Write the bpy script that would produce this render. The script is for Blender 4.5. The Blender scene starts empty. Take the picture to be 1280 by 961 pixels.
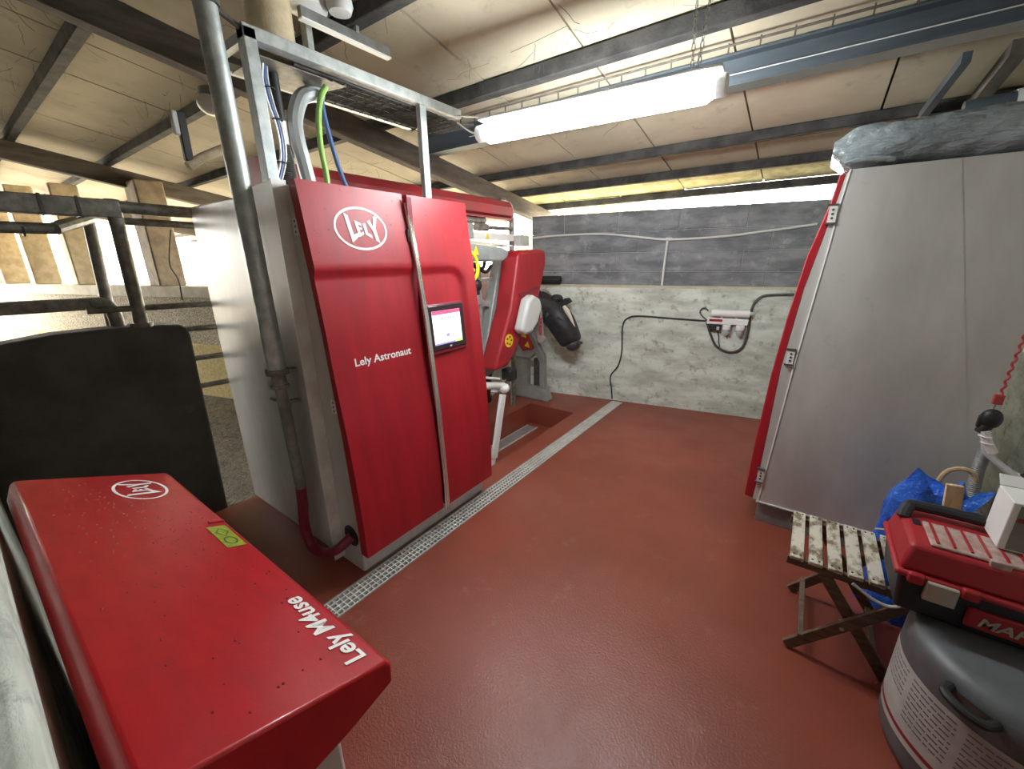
import bpy, bmesh, math, random
from mathutils import Vector, Matrix
random.seed(7)
SC = bpy.context.scene
COL = SC.collection

# ------------------------------------------------------------------ camera
cam_d = bpy.data.cameras.new('camera')
cam = bpy.data.objects.new('camera', cam_d); COL.objects.link(cam)
def cam_matrix(yaw, pitch, roll, loc):
    cy, sy = math.cos(yaw), math.sin(yaw)
    f = Vector((-sy*math.cos(pitch), cy*math.cos(pitch), -math.sin(pitch)))
    rt = Vector((cy, sy, 0)); up = rt.cross(f)
    r2 = rt*math.cos(roll) + up*math.sin(roll)
    u2 = -rt*math.sin(roll) + up*math.cos(roll)
    m = Matrix((r2, u2, -f)).transposed().to_4x4(); m.translation = loc
    return m
cam.matrix_world = cam_matrix(0.6266268, 0.2989676, -0.0132279, Vector((0, 0, 1.65)))
cam_d.sensor_width = 36; cam_d.lens = 506.15/1280*36
cam_d.clip_start = 0.02; cam_d.clip_end = 400
SC.camera = cam

# ------------------------------------------------------------------ world, lamps of the place, exposure
world = bpy.data.worlds.new('overcast'); SC.world = world; world.use_nodes = True
bgn = world.node_tree.nodes['Background']
bgn.inputs['Color'].default_value = (1.0, 0.97, 0.92, 1); bgn.inputs['Strength'].default_value = 13.0
TUBE_POWER = 46.0
SC.view_settings.view_transform = 'Standard'; SC.view_settings.look = 'None'
SC.view_settings.gamma = 1; SC.view_settings.use_curve_mapping = False
SC.view_settings.exposure = 0.95

# ------------------------------------------------------------------ materials
def M(name, col, rough=.5, metal=0., col2=None, scale=4., amt=1., stretch=(1,1,1), bump=0., bscale=60., rvar=0.,
      spec=.5, emit=None, estr=0., coat=0., alpha=None, trans=0., contrast=(.38,.62), dirt=None, dscale=9., damt=(.55,.7), bdist=.004, bstretch=None):
    m = bpy.data.materials.new(name); m.use_nodes = True
    nt = m.node_tree; N = nt.nodes; L = nt.links; b = N['Principled BSDF']
    b.inputs['Base Color'].default_value = (*col, 1); b.inputs['Roughness'].default_value = rough
    b.inputs['Metallic'].default_value = metal; b.inputs['Specular IOR Level'].default_value = spec
    if coat: b.inputs['Coat Weight'].default_value = coat; b.inputs['Coat Roughness'].default_value = .15
    if emit: b.inputs['Emission Color'].default_value = (*emit, 1); b.inputs['Emission Strength'].default_value = estr
    if trans: b.inputs['Transmission Weight'].default_value = trans
    if alpha is not None: b.inputs['Alpha'].default_value = alpha
    tc = None
    def coords(st):
        nonlocal tc
        if tc is None: tc = N.new('ShaderNodeTexCoord')
        mp = N.new('ShaderNodeMapping'); mp.inputs['Scale'].default_value = st
        L.new(tc.outputs['Object'], mp.inputs['Vector']); return mp.outputs['Vector']
    def noise(v, s, d=5., r=.6):
        n = N.new('ShaderNodeTexNoise'); n.inputs['Scale'].default_value = s
        n.inputs['Detail'].default_value = d; n.inputs['Roughness'].default_value = r
        L.new(v, n.inputs['Vector']); return n.outputs['Fac']
    def ramp(f, a, c):
        r = N.new('ShaderNodeMapRange'); r.inputs['From Min'].default_value = a; r.inputs['From Max'].default_value = c
        L.new(f, r.inputs['Value']); return r.outputs['Result']
    cur = None
    if col2:
        f = ramp(noise(coords(stretch), scale), *contrast)
        mu = N.new('ShaderNodeMath'); mu.operation = 'MULTIPLY'; mu.inputs[1].default_value = amt; L.new(f, mu.inputs[0])
        mx = N.new('ShaderNodeMix'); mx.data_type = 'RGBA'
        mx.inputs['A'].default_value = (*col, 1); mx.inputs['B'].default_value = (*col2, 1)
        L.new(mu.outputs[0], mx.inputs['Factor']); cur = mx.outputs['Result']
        if rvar:
            rr = N.new('ShaderNodeMath'); rr.operation = 'MULTIPLY_ADD'; rr.inputs[1].default_value = rvar; rr.inputs[2].default_value = rough
            L.new(f, rr.inputs[0]); L.new(rr.outputs[0], b.inputs['Roughness'])
    if dirt:
        f = ramp(noise(coords((1,1,1)), dscale, 8., .7), *damt)
        mx = N.new('ShaderNodeMix'); mx.data_type = 'RGBA'
        if cur: L.new(cur, mx.inputs['A'])
        else: mx.inputs['A'].default_value = (*col, 1)
        mx.inputs['B'].default_value = (*dirt, 1); L.new(f, mx.inputs['Factor']); cur = mx.outputs['Result']
    if cur: L.new(cur, b.inputs['Base Color'])
    if bump:
        bp = N.new('ShaderNodeBump'); bp.inputs['Strength'].default_value = bump; bp.inputs['Distance'].default_value = bdist
        L.new(noise(coords(bstretch or (1,1,1)), bscale, 4., .6), bp.inputs['Height']); L.new(bp.outputs['Normal'], b.inputs['Normal'])
    return m

m_red    = M('red_paint', (.38,.010,.020), .44, 0, (.31,.009,.017), 5, 1, stretch=(1,3,.35), coat=.0, dirt=(.25,.010,.014), dscale=7, damt=(.56,.9))
m_redwet = M('wet_red_paint', (.44,.009,.016), .34, 0, (.36,.007,.012), 9, 1, stretch=(1,2.5,1), coat=.28, spec=.35, bump=.2, bscale=70, bdist=.002, rvar=.1, contrast=(.3,.7))
m_redold = M('weathered_red_paint', (.42,.022,.034), .5, 0, (.28,.05,.05), 6)
m_dkred  = M('dark_red_plastic', (.20,.012,.03), .4)
m_steel  = M('brushed_stainless', (.62,.61,.585), .42, .35, (.50,.49,.465), 3, 1, stretch=(1,1,.4), bump=.08, bscale=240, dirt=(.30,.28,.25), dscale=5, damt=(.62,.85))
m_steel2 = M('stainless_edge', (.78,.78,.75), .4, .15, (.62,.61,.58), 7)
m_galv   = M('galvanised_steel', (.52,.56,.56), .42, .6, (.38,.42,.42), 22, 1, bump=.1, bscale=120)
m_galvd  = M('dirty_galvanised_steel', (.30,.28,.25), .5, .45, (.16,.15,.13), 18, 1, bump=.2, bscale=90)
m_chrome = M('polished_steel', (.75,.72,.68), .22, .9)
m_plinth = M('grey_plinth_paint', (.26,.26,.25), .5, .2, (.16,.16,.15), 8)
m_grey   = M('grey_cast_paint', (.30,.32,.31), .42, .1, (.24,.25,.24), 10)
m_lgrey  = M('pale_grey_plastic', (.62,.63,.62), .4)
m_white  = M('white_plastic', (.85,.85,.83), .35)
m_decal  = M('white_decal', (.88,.86,.84), .5)
m_black  = M('black_rubber', (.018,.018,.020), .5)
m_dark   = M('dark_steel', (.06,.058,.055), .5, .3, (.12,.11,.10), 20)
m_yellow = M('yellow_decal', (.85,.65,.02), .5)
m_yelcab = M('yellow_cable', (.75,.70,.02), .45)
m_green  = M('green_hose', (.30,.52,.12), .4)
m_blue   = M('blue_hose', (.07,.13,.32), .4)
m_hose   = M('translucent_grey_hose', (.50,.53,.54), .32)
m_label  = M('green_label', (.30,.38,.03), .4, 0, (.22,.30,.02), 60)
m_screen = M('screen_glow', (.8,.8,.8), .3, emit=(1,1,1), estr=.75)
m_scred  = M('screen_header', (.8,.1,.2), .3, emit=(.9,.06,.15), estr=.6)
m_scblue = M('screen_icons', (.2,.2,.5), .3, emit=(.25,.26,.50), estr=.6)
m_scgrn  = M('screen_button', (.4,.7,.2), .3, emit=(.42,.72,.15), estr=.6)
m_bezel  = M('screen_bezel', (.028,.022,.026), .3)
m_conc   = M('board_marked_concrete', (.74,.80,.72), .8, 0, (.47,.50,.44), 2.6, 1, stretch=(1,1,3), bump=.5, bscale=38, dirt=(.19,.185,.16), dscale=13, damt=(.54,.74), bdist=.006, bstretch=(1,1,5))
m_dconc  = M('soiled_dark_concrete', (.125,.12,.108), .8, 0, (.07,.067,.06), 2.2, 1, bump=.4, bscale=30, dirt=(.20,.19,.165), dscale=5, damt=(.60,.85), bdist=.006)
m_block  = M('grey_block', (.27,.28,.30), .85, 0, (.14,.148,.16), 4.5, 1, stretch=(.6,.6,2.0), bump=.7, bscale=55, dirt=(.48,.485,.49), dscale=8, damt=(.55,.82), bdist=.005)
m_mortar = M('pale_mortar', (.40,.40,.40), .9, bump=.3)
m_pebble = M('pebbledash', (.62,.55,.40), .9, 0, (.22,.19,.13), 55, 1, bump=1., bscale=60, bdist=.02)
m_cap    = M('smooth_render', (.62,.57,.45), .8, 0, (.50,.45,.34), 6)
m_ochre  = M('ochre_render', (.74,.60,.25), .8, 0, (.50,.40,.17), 30, .8, bump=.5, bscale=40)
m_post   = M('pale_concrete_post', (.58,.48,.33), .85, 0, (.42,.34,.22), 9, 1, bump=.5, bscale=40)
m_pillar = M('brown_concrete_post', (.35,.28,.20), .85, 0, (.22,.17,.12), 6, 1, bump=.6, bscale=30, bdist=.01)
m_panel  = M('fibre_cement_sheet', (.57,.50,.37), .85, 0, (.45,.39,.285), 1.6, 1, bump=.25, bscale=28, dirt=(.29,.25,.19), dscale=6, damt=(.58,.78))
m_lichen = M('lichen_stained_sheet', (.62,.56,.30), .85, 0, (.36,.33,.15), 8, 1, bump=.4, bscale=30)
m_purlin = M('dusty_dark_timber', (.022,.021,.020), .9, 0, (.06,.056,.052), 7, 1, bump=.6, bscale=40, bdist=.01)
m_rafter = M('dusty_grey_timber', (.13,.11,.09), .85, 0, (.07,.06,.05), 5, 1, stretch=(3,.5,3), bump=.5, bscale=30, bdist=.008)
m_beam   = M('haze_tinted_steel_beam', (.085,.105,.125), .55, .1, (.055,.068,.08), 4, 1, stretch=(.4,1,2))  # bluish tinge of the haze under the roof painted into the steel colour
m_web    = M('cobweb', (.10,.09,.08), .9)
m_gravel = M('pale_yard_ground', (.66,.58,.42), .9, 0, (.50,.43,.30), 1.2)
m_yard   = M('wet_yard_concrete', (.16,.145,.12), .22, 0, (.06,.055,.045), 9, 1, bump=.9, bscale=26, bdist=.02, rvar=.3)
m_leaf   = M('sunlit_leaves', (.42,.48,.13), .7, 0, (.60,.58,.26), 9)
m_wood   = M('weathered_wood', (.17,.115,.07), .7, 0, (.09,.06,.04), 8, 1, stretch=(1,6,6), bump=.3, bscale=60)
m_slat   = M('peeling_slat', (.60,.56,.47), .65, 0, (.20,.15,.09), 26, 1, stretch=(1,.55,1), contrast=(.46,.6), bump=.4, bscale=70)
m_pine   = M('raw_pine', (.66,.50,.29), .6, 0, (.48,.34,.18), 12, 1, stretch=(3,3,.6))
m_bag    = M('blue_polythene', (.02,.10,.55), .28, 0, (.03,.16,.70), 9, 1, bump=.9, bscale=14, bdist=.03)
m_film   = M('clear_film', (.30,.345,.365), .16, 0, (.20,.235,.25), 6, 1, bump=.9, bscale=11, bdist=.04, bstretch=(.6,1,1.6), coat=.6)
m_drum   = M('grey_polythene_drum', (.125,.135,.145), .45, 0, (.09,.095,.10), 5, 1, bump=.15, bscale=90)
m_tboxr  = M('red_polypropylene', (.42,.020,.03), .45, 0, (.36,.018,.026), 8)
m_tboxb  = M('black_polypropylene', (.022,.024,.028), .5, bump=.15, bscale=200)
m_clear  = M('dusty_clear_lid', (.55,.42,.38), .35, 0, (.40,.24,.21), 40, 1)
m_latch  = M('grey_latch', (.42,.38,.33), .45)
m_paper  = M('paper_label', (.50,.49,.47), .6, 0, (.40,.39,.37), 8)
m_print  = M('label_print', (.17,.165,.16), .6)
m_printr = M('label_red_print', (.28,.015,.025), .5)
m_card   = M('white_card', (.80,.80,.79), .6)
m_cardg  = M('printed_grey_card', (.22,.21,.20), .6)
m_cord   = M('red_cord', (.40,.05,.05), .6)
m_pink   = M('pale_pink_plastic', (.62,.36,.33), .5)
m_cow    = M('black_cow_coat', (.014,.014,.017), .5, 0, (.030,.030,.034), 14, 1, bump=.3, bscale=140)
m_muzzle = M('wet_grey_muzzle', (.055,.052,.055), .35)
m_cowwh  = M('white_cow_hair', (.72,.66,.56), .7)
m_strap  = M('grey_collar_webbing', (.42,.37,.36), .6)
m_tag    = M('collar_numbers', (.55,.10,.12), .5)

def floor_mat():
    m = bpy.data.materials.new('red_epoxy_floor'); m.use_nodes = True
    nt = m.node_tree; N = nt.nodes; L = nt.links; b = N['Principled BSDF']
    tc = N.new('ShaderNodeTexCoord')
    def noise(s, d=5, r=.6):
        n = N.new('ShaderNodeTexNoise'); n.inputs['Scale'].default_value = s; n.inputs['Detail'].default_value = d; n.inputs['Roughness'].default_value = r
        L.new(tc.outputs['Object'], n.inputs['Vector']); return n.outputs['Fac']
    def rng(f, a, c, x=0., y=1.):
        r = N.new('ShaderNodeMapRange'); r.inputs['From Min'].default_value = a; r.inputs['From Max'].default_value = c
        r.inputs['To Min'].default_value = x; r.inputs['To Max'].default_value = y; L.new(f, r.inputs['Value']); return r.outputs['Result']
    def mix(f, a, c):
        x = N.new('ShaderNodeMix'); x.data_type = 'RGBA'; L.new(f, x.inputs['Factor'])
        if isinstance(a, tuple): x.inputs['A'].default_value = (*a, 1)
        else: L.new(a, x.inputs['A'])
        x.inputs['B'].default_value = (*c, 1); return x.outputs['Result']
    c = mix(rng(noise(1.3), .4, .6), (.26,.060,.036), (.21,.049,.029))
    c = mix(rng(noise(5.5, 9, .75), .58, .86, 0, .6), c, (.36,.21,.17))
    L.new(c, b.inputs['Base Color'])
    L.new(rng(noise(2.2), .35, .65, .28, .46), b.inputs['Roughness'])
    bp = N.new('ShaderNodeBump'); bp.inputs['Strength'].default_value = .55; bp.inputs['Distance'].default_value = .004
    L.new(noise(105, 3, .6), bp.inputs['Height']); L.new(bp.outputs['Normal'], b.inputs['Normal'])
    return m
m_floor = floor_mat()

# ------------------------------------------------------------------ mesh builder
class B:
    def __init__(s, xf=None): s.v = []; s.f = []; s.fm = []; s.xf = xf; s.mi = 0
    def add(s, vs, fs):
        n = len(s.v)
        for p in vs:
            p = Vector(p); s.v.append(s.xf @ p if s.xf else p)
        for f in fs: s.f.append([i+n for i in f]); s.fm.append(s.mi)
        return s
    def box(s, a, b):
        (x0,y0,z0),(x1,y1,z1) = a, b
        return s.add([(x0,y0,z0),(x1,y0,z0),(x1,y1,z0),(x0,y1,z0),(x0,y0,z1),(x1,y0,z1),(x1,y1,z1),(x0,y1,z1)],
              [(0,3,2,1),(4,5,6,7),(0,1,5,4),(1,2,6,5),(2,3,7,6),(3,0,4,7)])
    def bar(s, p, q, w, h=None, up=(0,0,1)):          # rectangular bar between two points
        h = h or w; p = Vector(p); q = Vector(q); d = (q-p).normalized(); up = Vector(up)
        if abs(d.dot(up)) > .98: up = Vector((0,1,0))
        r = d.cross(up).normalized()*w/2; u = r.cross(d).normalized()*h/2
        vs = [p-r-u,p+r-u,p+r+u,p-r+u,q-r-u,q+r-u,q+r+u,q-r+u]
        return s.add(vs, [(3,2,1,0),(4,5,6,7),(0,1,5,4),(1,2,6,5),(2,3,7,6),(3,0,4,7)])
    def tube(s, pts, r, n=10, closed=False, smooth=0):
        P = [Vector(p) for p in pts]
        if smooth: P = spline(P, smooth, closed)
        R = r if isinstance(r, (list, tuple)) else None
        if R and len(R) != len(P):
            k = len(R)-1; R = [R[min(int(i/(len(P)-1)*k), k-1)]*(1-((i/(len(P)-1)*k)-min(int(i/(len(P)-1)*k),k-1))) + R[min(int(i/(len(P)-1)*k),k-1)+1]*((i/(len(P)-1)*k)-min(int(i/(len(P)-1)*k),k-1)) for i in range(len(P))]
        m = len(P); vs = []; fs = []; nrm = None
        for i in range(m):
            a = P[(i-1) % m] if closed else P[max(i-1,0)]; c = P[(i+1) % m] if closed else P[min(i+1,m-1)]
            t = (c-a); t = t.normalized() if t.length > 1e-9 else Vector((0,0,1))
            if nrm is None: nrm = t.orthogonal().normalized()
            nrm = (nrm - t*nrm.dot(t)); nrm = nrm.normalized() if nrm.length > 1e-6 else t.orthogonal().normalized()
            bn = t.cross(nrm); rr = R[i] if R else r
            for k in range(n):
                an = 2*math.pi*k/n; vs.append(P[i] + nrm*math.cos(an)*rr + bn*math.sin(an)*rr)
        for i in range(m if closed else m-1):
            j = (i+1) % m
            for k in range(n): fs.append((i*n+k, i*n+(k+1)%n, j*n+(k+1)%n, j*n+k))
        if not closed: fs.append(tuple(range(n-1,-1,-1))); fs.append(tuple((m-1)*n+k for k in range(n)))
        return s.add(vs, fs)
    def prism(s, poly, ext):
        n = len(poly); e = Vector(ext); vs = [Vector(p) for p in poly] + [Vector(p)+e for p in poly]
        return s.add(vs, [tuple(range(n-1,-1,-1)), tuple(range(n,2*n))] + [(i,(i+1)%n,n+(i+1)%n,n+i) for i in range(n)])
    def lathe(s, c, prof, n=32):                      # profile [(r,z)...] about vertical axis through c
        vs = []; fs = []
        for r, z in prof:
            for k in range(n):
                a = 2*math.pi*k/n; vs.append((c[0]+r*math.cos(a), c[1]+r*math.sin(a), c[2]+z))
        for i in range(len(prof)-1):
            for k in range(n): fs.append((i*n+k, i*n+(k+1)%n, (i+1)*n+(k+1)%n, (i+1)*n+k))
        fs.append(tuple(range(n-1,-1,-1))); fs.append(tuple((len(prof)-1)*n+k for k in range(n)))
        return s.add(vs, fs)
    def ball(s, c, r, n=12, m=8):
        r = r if isinstance(r, tuple) else (r,r,r); vs = [(c[0],c[1],c[2]-r[2])]; fs = []
        for i in range(1,m):
            t = math.pi*i/m - math.pi/2
            for k in range(n):
                a = 2*math.pi*k/n; vs.append((c[0]+r[0]*math.cos(t)*math.cos(a), c[1]+r[1]*math.cos(t)*math.sin(a), c[2]+r[2]*math.sin(t)))
        vs.append((c[0],c[1],c[2]+r[2]))
        for k in range(n): fs.append((0,1+(k+1)%n,1+k))
        for i in range(m-2):
            for k in range(n): fs.append((1+i*n+k,1+i*n+(k+1)%n,1+(i+1)*n+(k+1)%n,1+(i+1)*n+k))
        t = len(vs)-1
        for k in range(n): fs.append((t,1+(m-2)*n+k,1+(m-2)*n+(k+1)%n))
        return s.add(vs, fs)

def spline(P, k=6, closed=False):
    out = []; n = len(P)
    for i in range(n if closed else n-1):
        p0 = P[(i-1)%n] if closed or i > 0 else P[i]*2-P[i+1]
        p1 = P[i]; p2 = P[(i+1)%n]
        p3 = P[(i+2)%n] if closed or i+2 < n else p2*2-p1
        for j in range(k):
            t = j/k
            out.append(.5*((2*p1)+(-p0+p2)*t+(2*p0-5*p1+4*p2-p3)*t*t+(-p0+3*p1-3*p2+p3)*t**3))
    if not closed: out.append(P[-1])
    return out

def O(name, b, mats, parent=None, bevel=0., seg=2, ang=35, label=None, cat=None, group=None, kind=None, recalc=True):
    me = bpy.data.meshes.new(name); me.from_pydata([tuple(v) for v in b.v], [], b.f)
    for mt in (mats if isinstance(mats, (list, tuple)) else [mats]): me.materials.append(mt)
    if any(b.fm): me.polygons.foreach_set('material_index', b.fm)
    if recalc:
        bm = bmesh.new(); bm.from_mesh(me); bmesh.ops.recalc_face_normals(bm, faces=bm.faces); bm.to_mesh(me); bm.free()
    me.shade_smooth() if hasattr(me, 'shade_smooth') else None
    me.set_sharp_from_angle(angle=math.radians(ang))
    o = bpy.data.objects.new(name, me); COL.objects.link(o)
    if bevel:
        md = o.modifiers.new('bevel', 'BEVEL'); md.width = bevel; md.segments = seg; md.limit_method = 'ANGLE'; md.angle_limit = math.radians(40)
        md.harden_normals = False
    if parent:
        o.parent = parent; o.matrix_parent_inverse = Matrix.Translation(-world_of(parent))
    return tag(o, label, cat, group, kind)
def world_of(o):
    t = Vector(o.location); p = o.parent
    if p: return Vector((0,0,0)) if o.type == 'MESH' else t
    return t
def tag(o, label=None, cat=None, group=None, kind=None):
    if label: o['label'] = label
    if cat: o['category'] = cat
    if group: o['group'] = group
    if kind: o['kind'] = kind
    return o
def thing(name, label, cat, loc, group=None):
    o = bpy.data.objects.new(name, None); COL.objects.link(o); o.location = loc; o.empty_display_size = .1
    return tag(o, label, cat, group)
def text_mesh(txt, size, bold=.0):
    cu = bpy.data.curves.new('t', 'FONT'); cu.body = txt; cu.size = size; cu.offset = bold; cu.resolution_u = 3
    to = bpy.data.objects.new('t', cu); COL.objects.link(to)
    dg = bpy.context.evaluated_depsgraph_get(); dg.update()
    me = bpy.data.meshes.new_from_object(to.evaluated_get(dg))
    vs = [v.co.copy() for v in me.vertices]; fs = [tuple(p.vertices) for p in me.polygons]
    bpy.data.objects.remove(to); bpy.data.curves.remove(cu); bpy.data.meshes.remove(me)
    return vs, fs
def decal(b, vs, fs, fn, th=.0012):                  # a flat print laid on a surface: fn(u,v,height)->point
    n = len(vs); b.add([fn(v[0], v[1], th) for v in vs], fs)
def ring2d(rx, ry, w, n=48):
    vs = []; fs = []
    for k in range(n):
        a = 2*math.pi*k/n; vs += [(rx*math.cos(a), ry*math.sin(a)), ((rx-w)*math.cos(a), (ry-w)*math.sin(a))]
    for k in range(n):
        j = (k+1) % n; fs.append((2*k, 2*j, 2*j+1, 2*k+1))
    return vs, fs
LOGO = [[(-.58,.70),(-.43,.57),(-.34,-.30),(-.13,-.16),(-.11,-.32),(-.44,-.66)],
        [(-.24,.38),(-.12,.32),(-.06,-.34),(-.16,-.38)],[(-.20,.38),(.01,.24),(.01,.12),(-.16,.22)],[(-.16,.09),(.0,.05),(.01,-.05),(-.14,-.04)],[(-.14,-.22),(.04,-.13),(.05,-.25),(-.12,-.38)],
        [(.06,.24),(.17,.28),(.21,-.16),(.34,-.28),(.36,-.44),(.11,-.26)],
        [(.24,.36),(.36,.44),(.45,.10),(.42,-.10)],[(.52,.60),(.68,.70),(.54,.0),(.42,-.10)],[(.40,.06),(.54,.06),(.63,-.64),(.48,-.54)]]
def put_logo(b, hw, hh, fn):
    vs, fs = ring2d(hw, hh, hw*.075); decal(b, vs, fs, fn)
    for poly in LOGO: decal(b, [(x*hw, y*hh) for x, y in poly], [tuple(range(len(poly)))], fn, .0016)

# ================================================================== THE SETTING
ROOF_P = Vector((0, 4.75, 2.35)); ROOF_S = .176/.984
def roof_z(y): return 2.35 + (4.75-y)*ROOF_S

# floor with pit and drain channel
b = B()
for (x0,x1,y0,y1) in ((-1.60,1.2,-1.3,5.0),(-1.93,-1.73,-1.3,4.46),(-1.93,-1.60,4.46,5.0),(-3.1,-1.93,-1.3,2.1),(-3.1,-2.51,2.1,5.0),(-2.51,-1.93,3.84,5.0)):
    b.box((x0,y0,-.3), (x1,y1,0))
b.box((-1.73,-1.3,-.3), (-1.60,4.46,-.05)); b.box((-2.51,2.1,-.3), (-1.93,3.84,-.25))
floor = O('floor', b, m_floor, kind='structure', ang=20)
b = B(); b.box((-14,-3,-.3), (-3.1,6.5,-.06)); O('floor_yard', b, m_yard, kind='structure')
b = B(); b.box((-60,5.0,-.5), (40,70,-.3)); b.box((-60,-30,-.55),(-14,5.0,-.32)); O('floor_outside', b, m_gravel, kind='structure')

# back wall: concrete below, block courses above (runs 9.5 degrees off square)
ang = math.atan2(.1844, 1)
W0 = Vector((-3.4, 4.186, 0)); WD = Vector((math.cos(ang), math.sin(ang), 0)); WN = Vector((-WD.y, WD.x, 0))
WXF = Matrix(((WD.x, WN.x, 0, W0.x), (WD.y, WN.y, 0, W0.y), (0, 0, 1, 0), (0, 0, 0, 1)))
b = B(WXF); b.box((-6.0,0,-.05), (4.75,.22,1.355)); wall_back = O('wall_back', b, m_conc, kind='structure', bevel=.008)
b = B(WXF); b.box((.62,.055,1.355), (4.75,.20,2.13)); O('mortar_bed', b, m_mortar, wall_back)
ZC = [1.355, 1.505, 1.71, 1.925, 2.135]
blk = None
for ci in range(4):
    u = .60 - (.22 if ci % 2 else 0); z0, z1 = ZC[ci], ZC[ci+1]
    while u < 4.72:
        L_ = 1.24 if ci < 3 else .62
        a = max(u, .60); c = min(u+L_, 4.74)
        if c-a > .05:
            jj = random.uniform(0,.006)
            bb = B(WXF); bb.box((a+.0025, .045+jj, z0+.0025), (c-.0025, .19, z1-.0025)); O('block', bb, m_block, wall_back, bevel=.006, seg=1)
        u += L_
b = B(WXF); b.box((-6,-.004,1.335), (4.75,.06,1.362)); O('ledge', b, m_cap, wall_back)
# other walls
b = B(); b.box((1.15,-1.3,-.05), (1.35,5.2,3.3)); O('wall_right', b, m_conc, kind='structure')
b = B(); b.box((-10.6,-1.5,-.05), (1.35,-1.3,3.5)); O('wall_front', b, m_dconc, kind='structure')  # unseen wall; its run along the yard is added to block sky light
# dark partition at the left with rounded top
poly = [(-3.32,-1.3,-.06),(-3.32,.74,-.06)] ; 
yz = [(-1.3,-.06),(.84,-.06),(.855,.5),(.865,1.0),(.872,1.22),(.86,1.27),(.83,1.293),(.75,1.303),(.5,1.312),(.3,1.31),(.12,1.288),(-.1,1.262),(-1.3,1.24)]
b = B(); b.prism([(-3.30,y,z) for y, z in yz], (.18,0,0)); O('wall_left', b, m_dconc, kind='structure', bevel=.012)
# pale concrete ledge close to the camera
b = B(); b.prism([(-2.95,-.42,0),(-2.95,-.062,0),(-2.95,-.062,1.085),(-2.95,-.072,1.10),(-2.95,-.42,1.10)], (2.5,0,0))
O('wall_near', b, m_conc, kind='structure', bevel=.008)
# outer yard wall
YA = Vector((-4.9,2.37,0)); YB = Vector((-14.5,-.34,0)); yd = (YB-YA).normalized(); yn = Vector((-yd.y, yd.x, 0))
if yn.y < 0: yn = -yn
b = B(); b.prism([YA+Vector((0,0,-.1)), YB+Vector((0,0,-.1)), YB+Vector((0,0,1.35)), YA+Vector((0,0,1.35))], yn*.25); wy = O('wall_yard', b, m_pebble, kind='structure')
b = B(); b.prism([YA+Vector((0,0,1.24))-yn*.02, YB+Vector((0,0,1.22))-yn*.02, YB+Vector((0,0,1.37))-yn*.02, YA+Vector((0,0,1.37))-yn*.02], yn*.29); O('coping', b, m_cap, wy)
b = B(); b.prism([YA+Vector((0,0,-.1))-yn*.12, YB+Vector((0,0,-.1))-yn*.12, YB+Vector((0,0,.62))-yn*.12, YA+Vector((0,0,.62))-yn*.12], yn*.115); O('plinth', b, m_ochre, wy)

# pillars on the yard wall
def pillar(x, y, w, z0, mat, label, group=None, d=.3):
    b = B(); z1 = roof_z(y)-.22
    n = 6
    for i in range(n):
        za = z0+(z1-z0)*i/n; zb = z0+(z1-z0)*(i+1)/n
    b.box((x-w/2, y, z0), (x+w/2, y+d, z1))
    return O('concrete_pillar', b, mat, None, bevel=.02, label=label, cat='pillar', group=group)
pillar(-7.2, 1.75, .44, 1.37, m_pillar, 'broad brown concrete pillar standing on the yard wall behind the railing')
for x, y, w, lb in ((-8.95,1.26,.34,'pale pillar on the yard wall, nearest to the railing post'), (-10.05,.95,.36,'pale pillar on the yard wall, second from the railing post'),
                    (-10.95,.70,.34,'pale pillar on the yard wall, third from the railing post'), (-11.7,.48,.34,'pale pillar at the left edge of the photo on the yard wall')):
    pillar(x, y, w, 1.37, m_post, lb)
# column under the main rafter
b = B(); b.lathe((-2.2,1.19,0), [(.098,2.56),(.098,2.7),(.098,2.945)], 24); O('round_duct', b, m_post, None, label='round beige duct rising from the cable frame to the roof', cat='duct')

# ceiling: sheets, purlins, rafters
PURL = [-1.45,-.66,.12,.88,1.63,2.45,3.10,3.78,4.32,4.88]
ceiling = bpy.data.objects.new('ceiling', None); COL.objects.link(ceiling); tag(ceiling, kind='structure')
XJ = [-1.95+.71*k for k in range(-19, 5)]
for i in range(len(PURL)-1):
    y0, y1 = PURL[i], PURL[i+1]
    off = .0 if i % 2 == 0 else .0
    for k in range(len(XJ)-1):
        x0, x1 = XJ[k]+off, XJ[k+1]+off
        if i == 0 and x0 < -6: continue
        g = .006; dz = random.uniform(0,.006)
        bb = B(); bb.prism([(x0+g,y0,roof_z(y0)+dz),(x1-g,y0,roof_z(y0)+dz),(x1-g,y1,roof_z(y1)+dz),(x0+g,y1,roof_z(y1)+dz)], (0,0,.03))
        O('ceiling_sheet', bb, m_lichen if i == len(PURL)-2 else m_panel, ceiling)
# joint backing above the sheets so no daylight leaks through
b = B(); b.prism([(-15.5,-1.5,roof_z(-1.5)+.045),(1.4,-1.5,roof_z(-1.5)+.045),(1.4,4.95,roof_z(4.95)+.045),(-15.5,4.95,roof_z(4.95)+.045)], (0,0,.03)); O('roof_deck', b, m_purlin, ceiling)
for y in PURL:
    if abs(y-3.10) < .01: continue
    w, h = (.075,.085) if y < 3.5 else (.07,.07)
    b = B(); b.bar((-15.4,y,roof_z(y)-h/2), (1.3,y,roof_z(y)-h/2), w, h); O('purlin', b, m_purlin, ceiling, bevel=.006, seg=1)
b = B(); b.bar((-15.4,2.545,roof_z(2.545)-.012), (1.3,2.545,roof_z(2.545)-.012), .02, .02); O('batten', b, m_rafter, ceiling)
def rafter(xa, ya, xb, yb, w, h, mat):
    b = B(); b.bar((xa,ya,roof_z(ya)-.09-h/2), (xb,yb,roof_z(yb)-.09-h/2), w, h); O('rafter', b, mat, ceiling, bevel=.01, seg=1)
rafter(-3.30,-1.3,-2.92,5.1,.11,.17,m_rafter)
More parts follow.
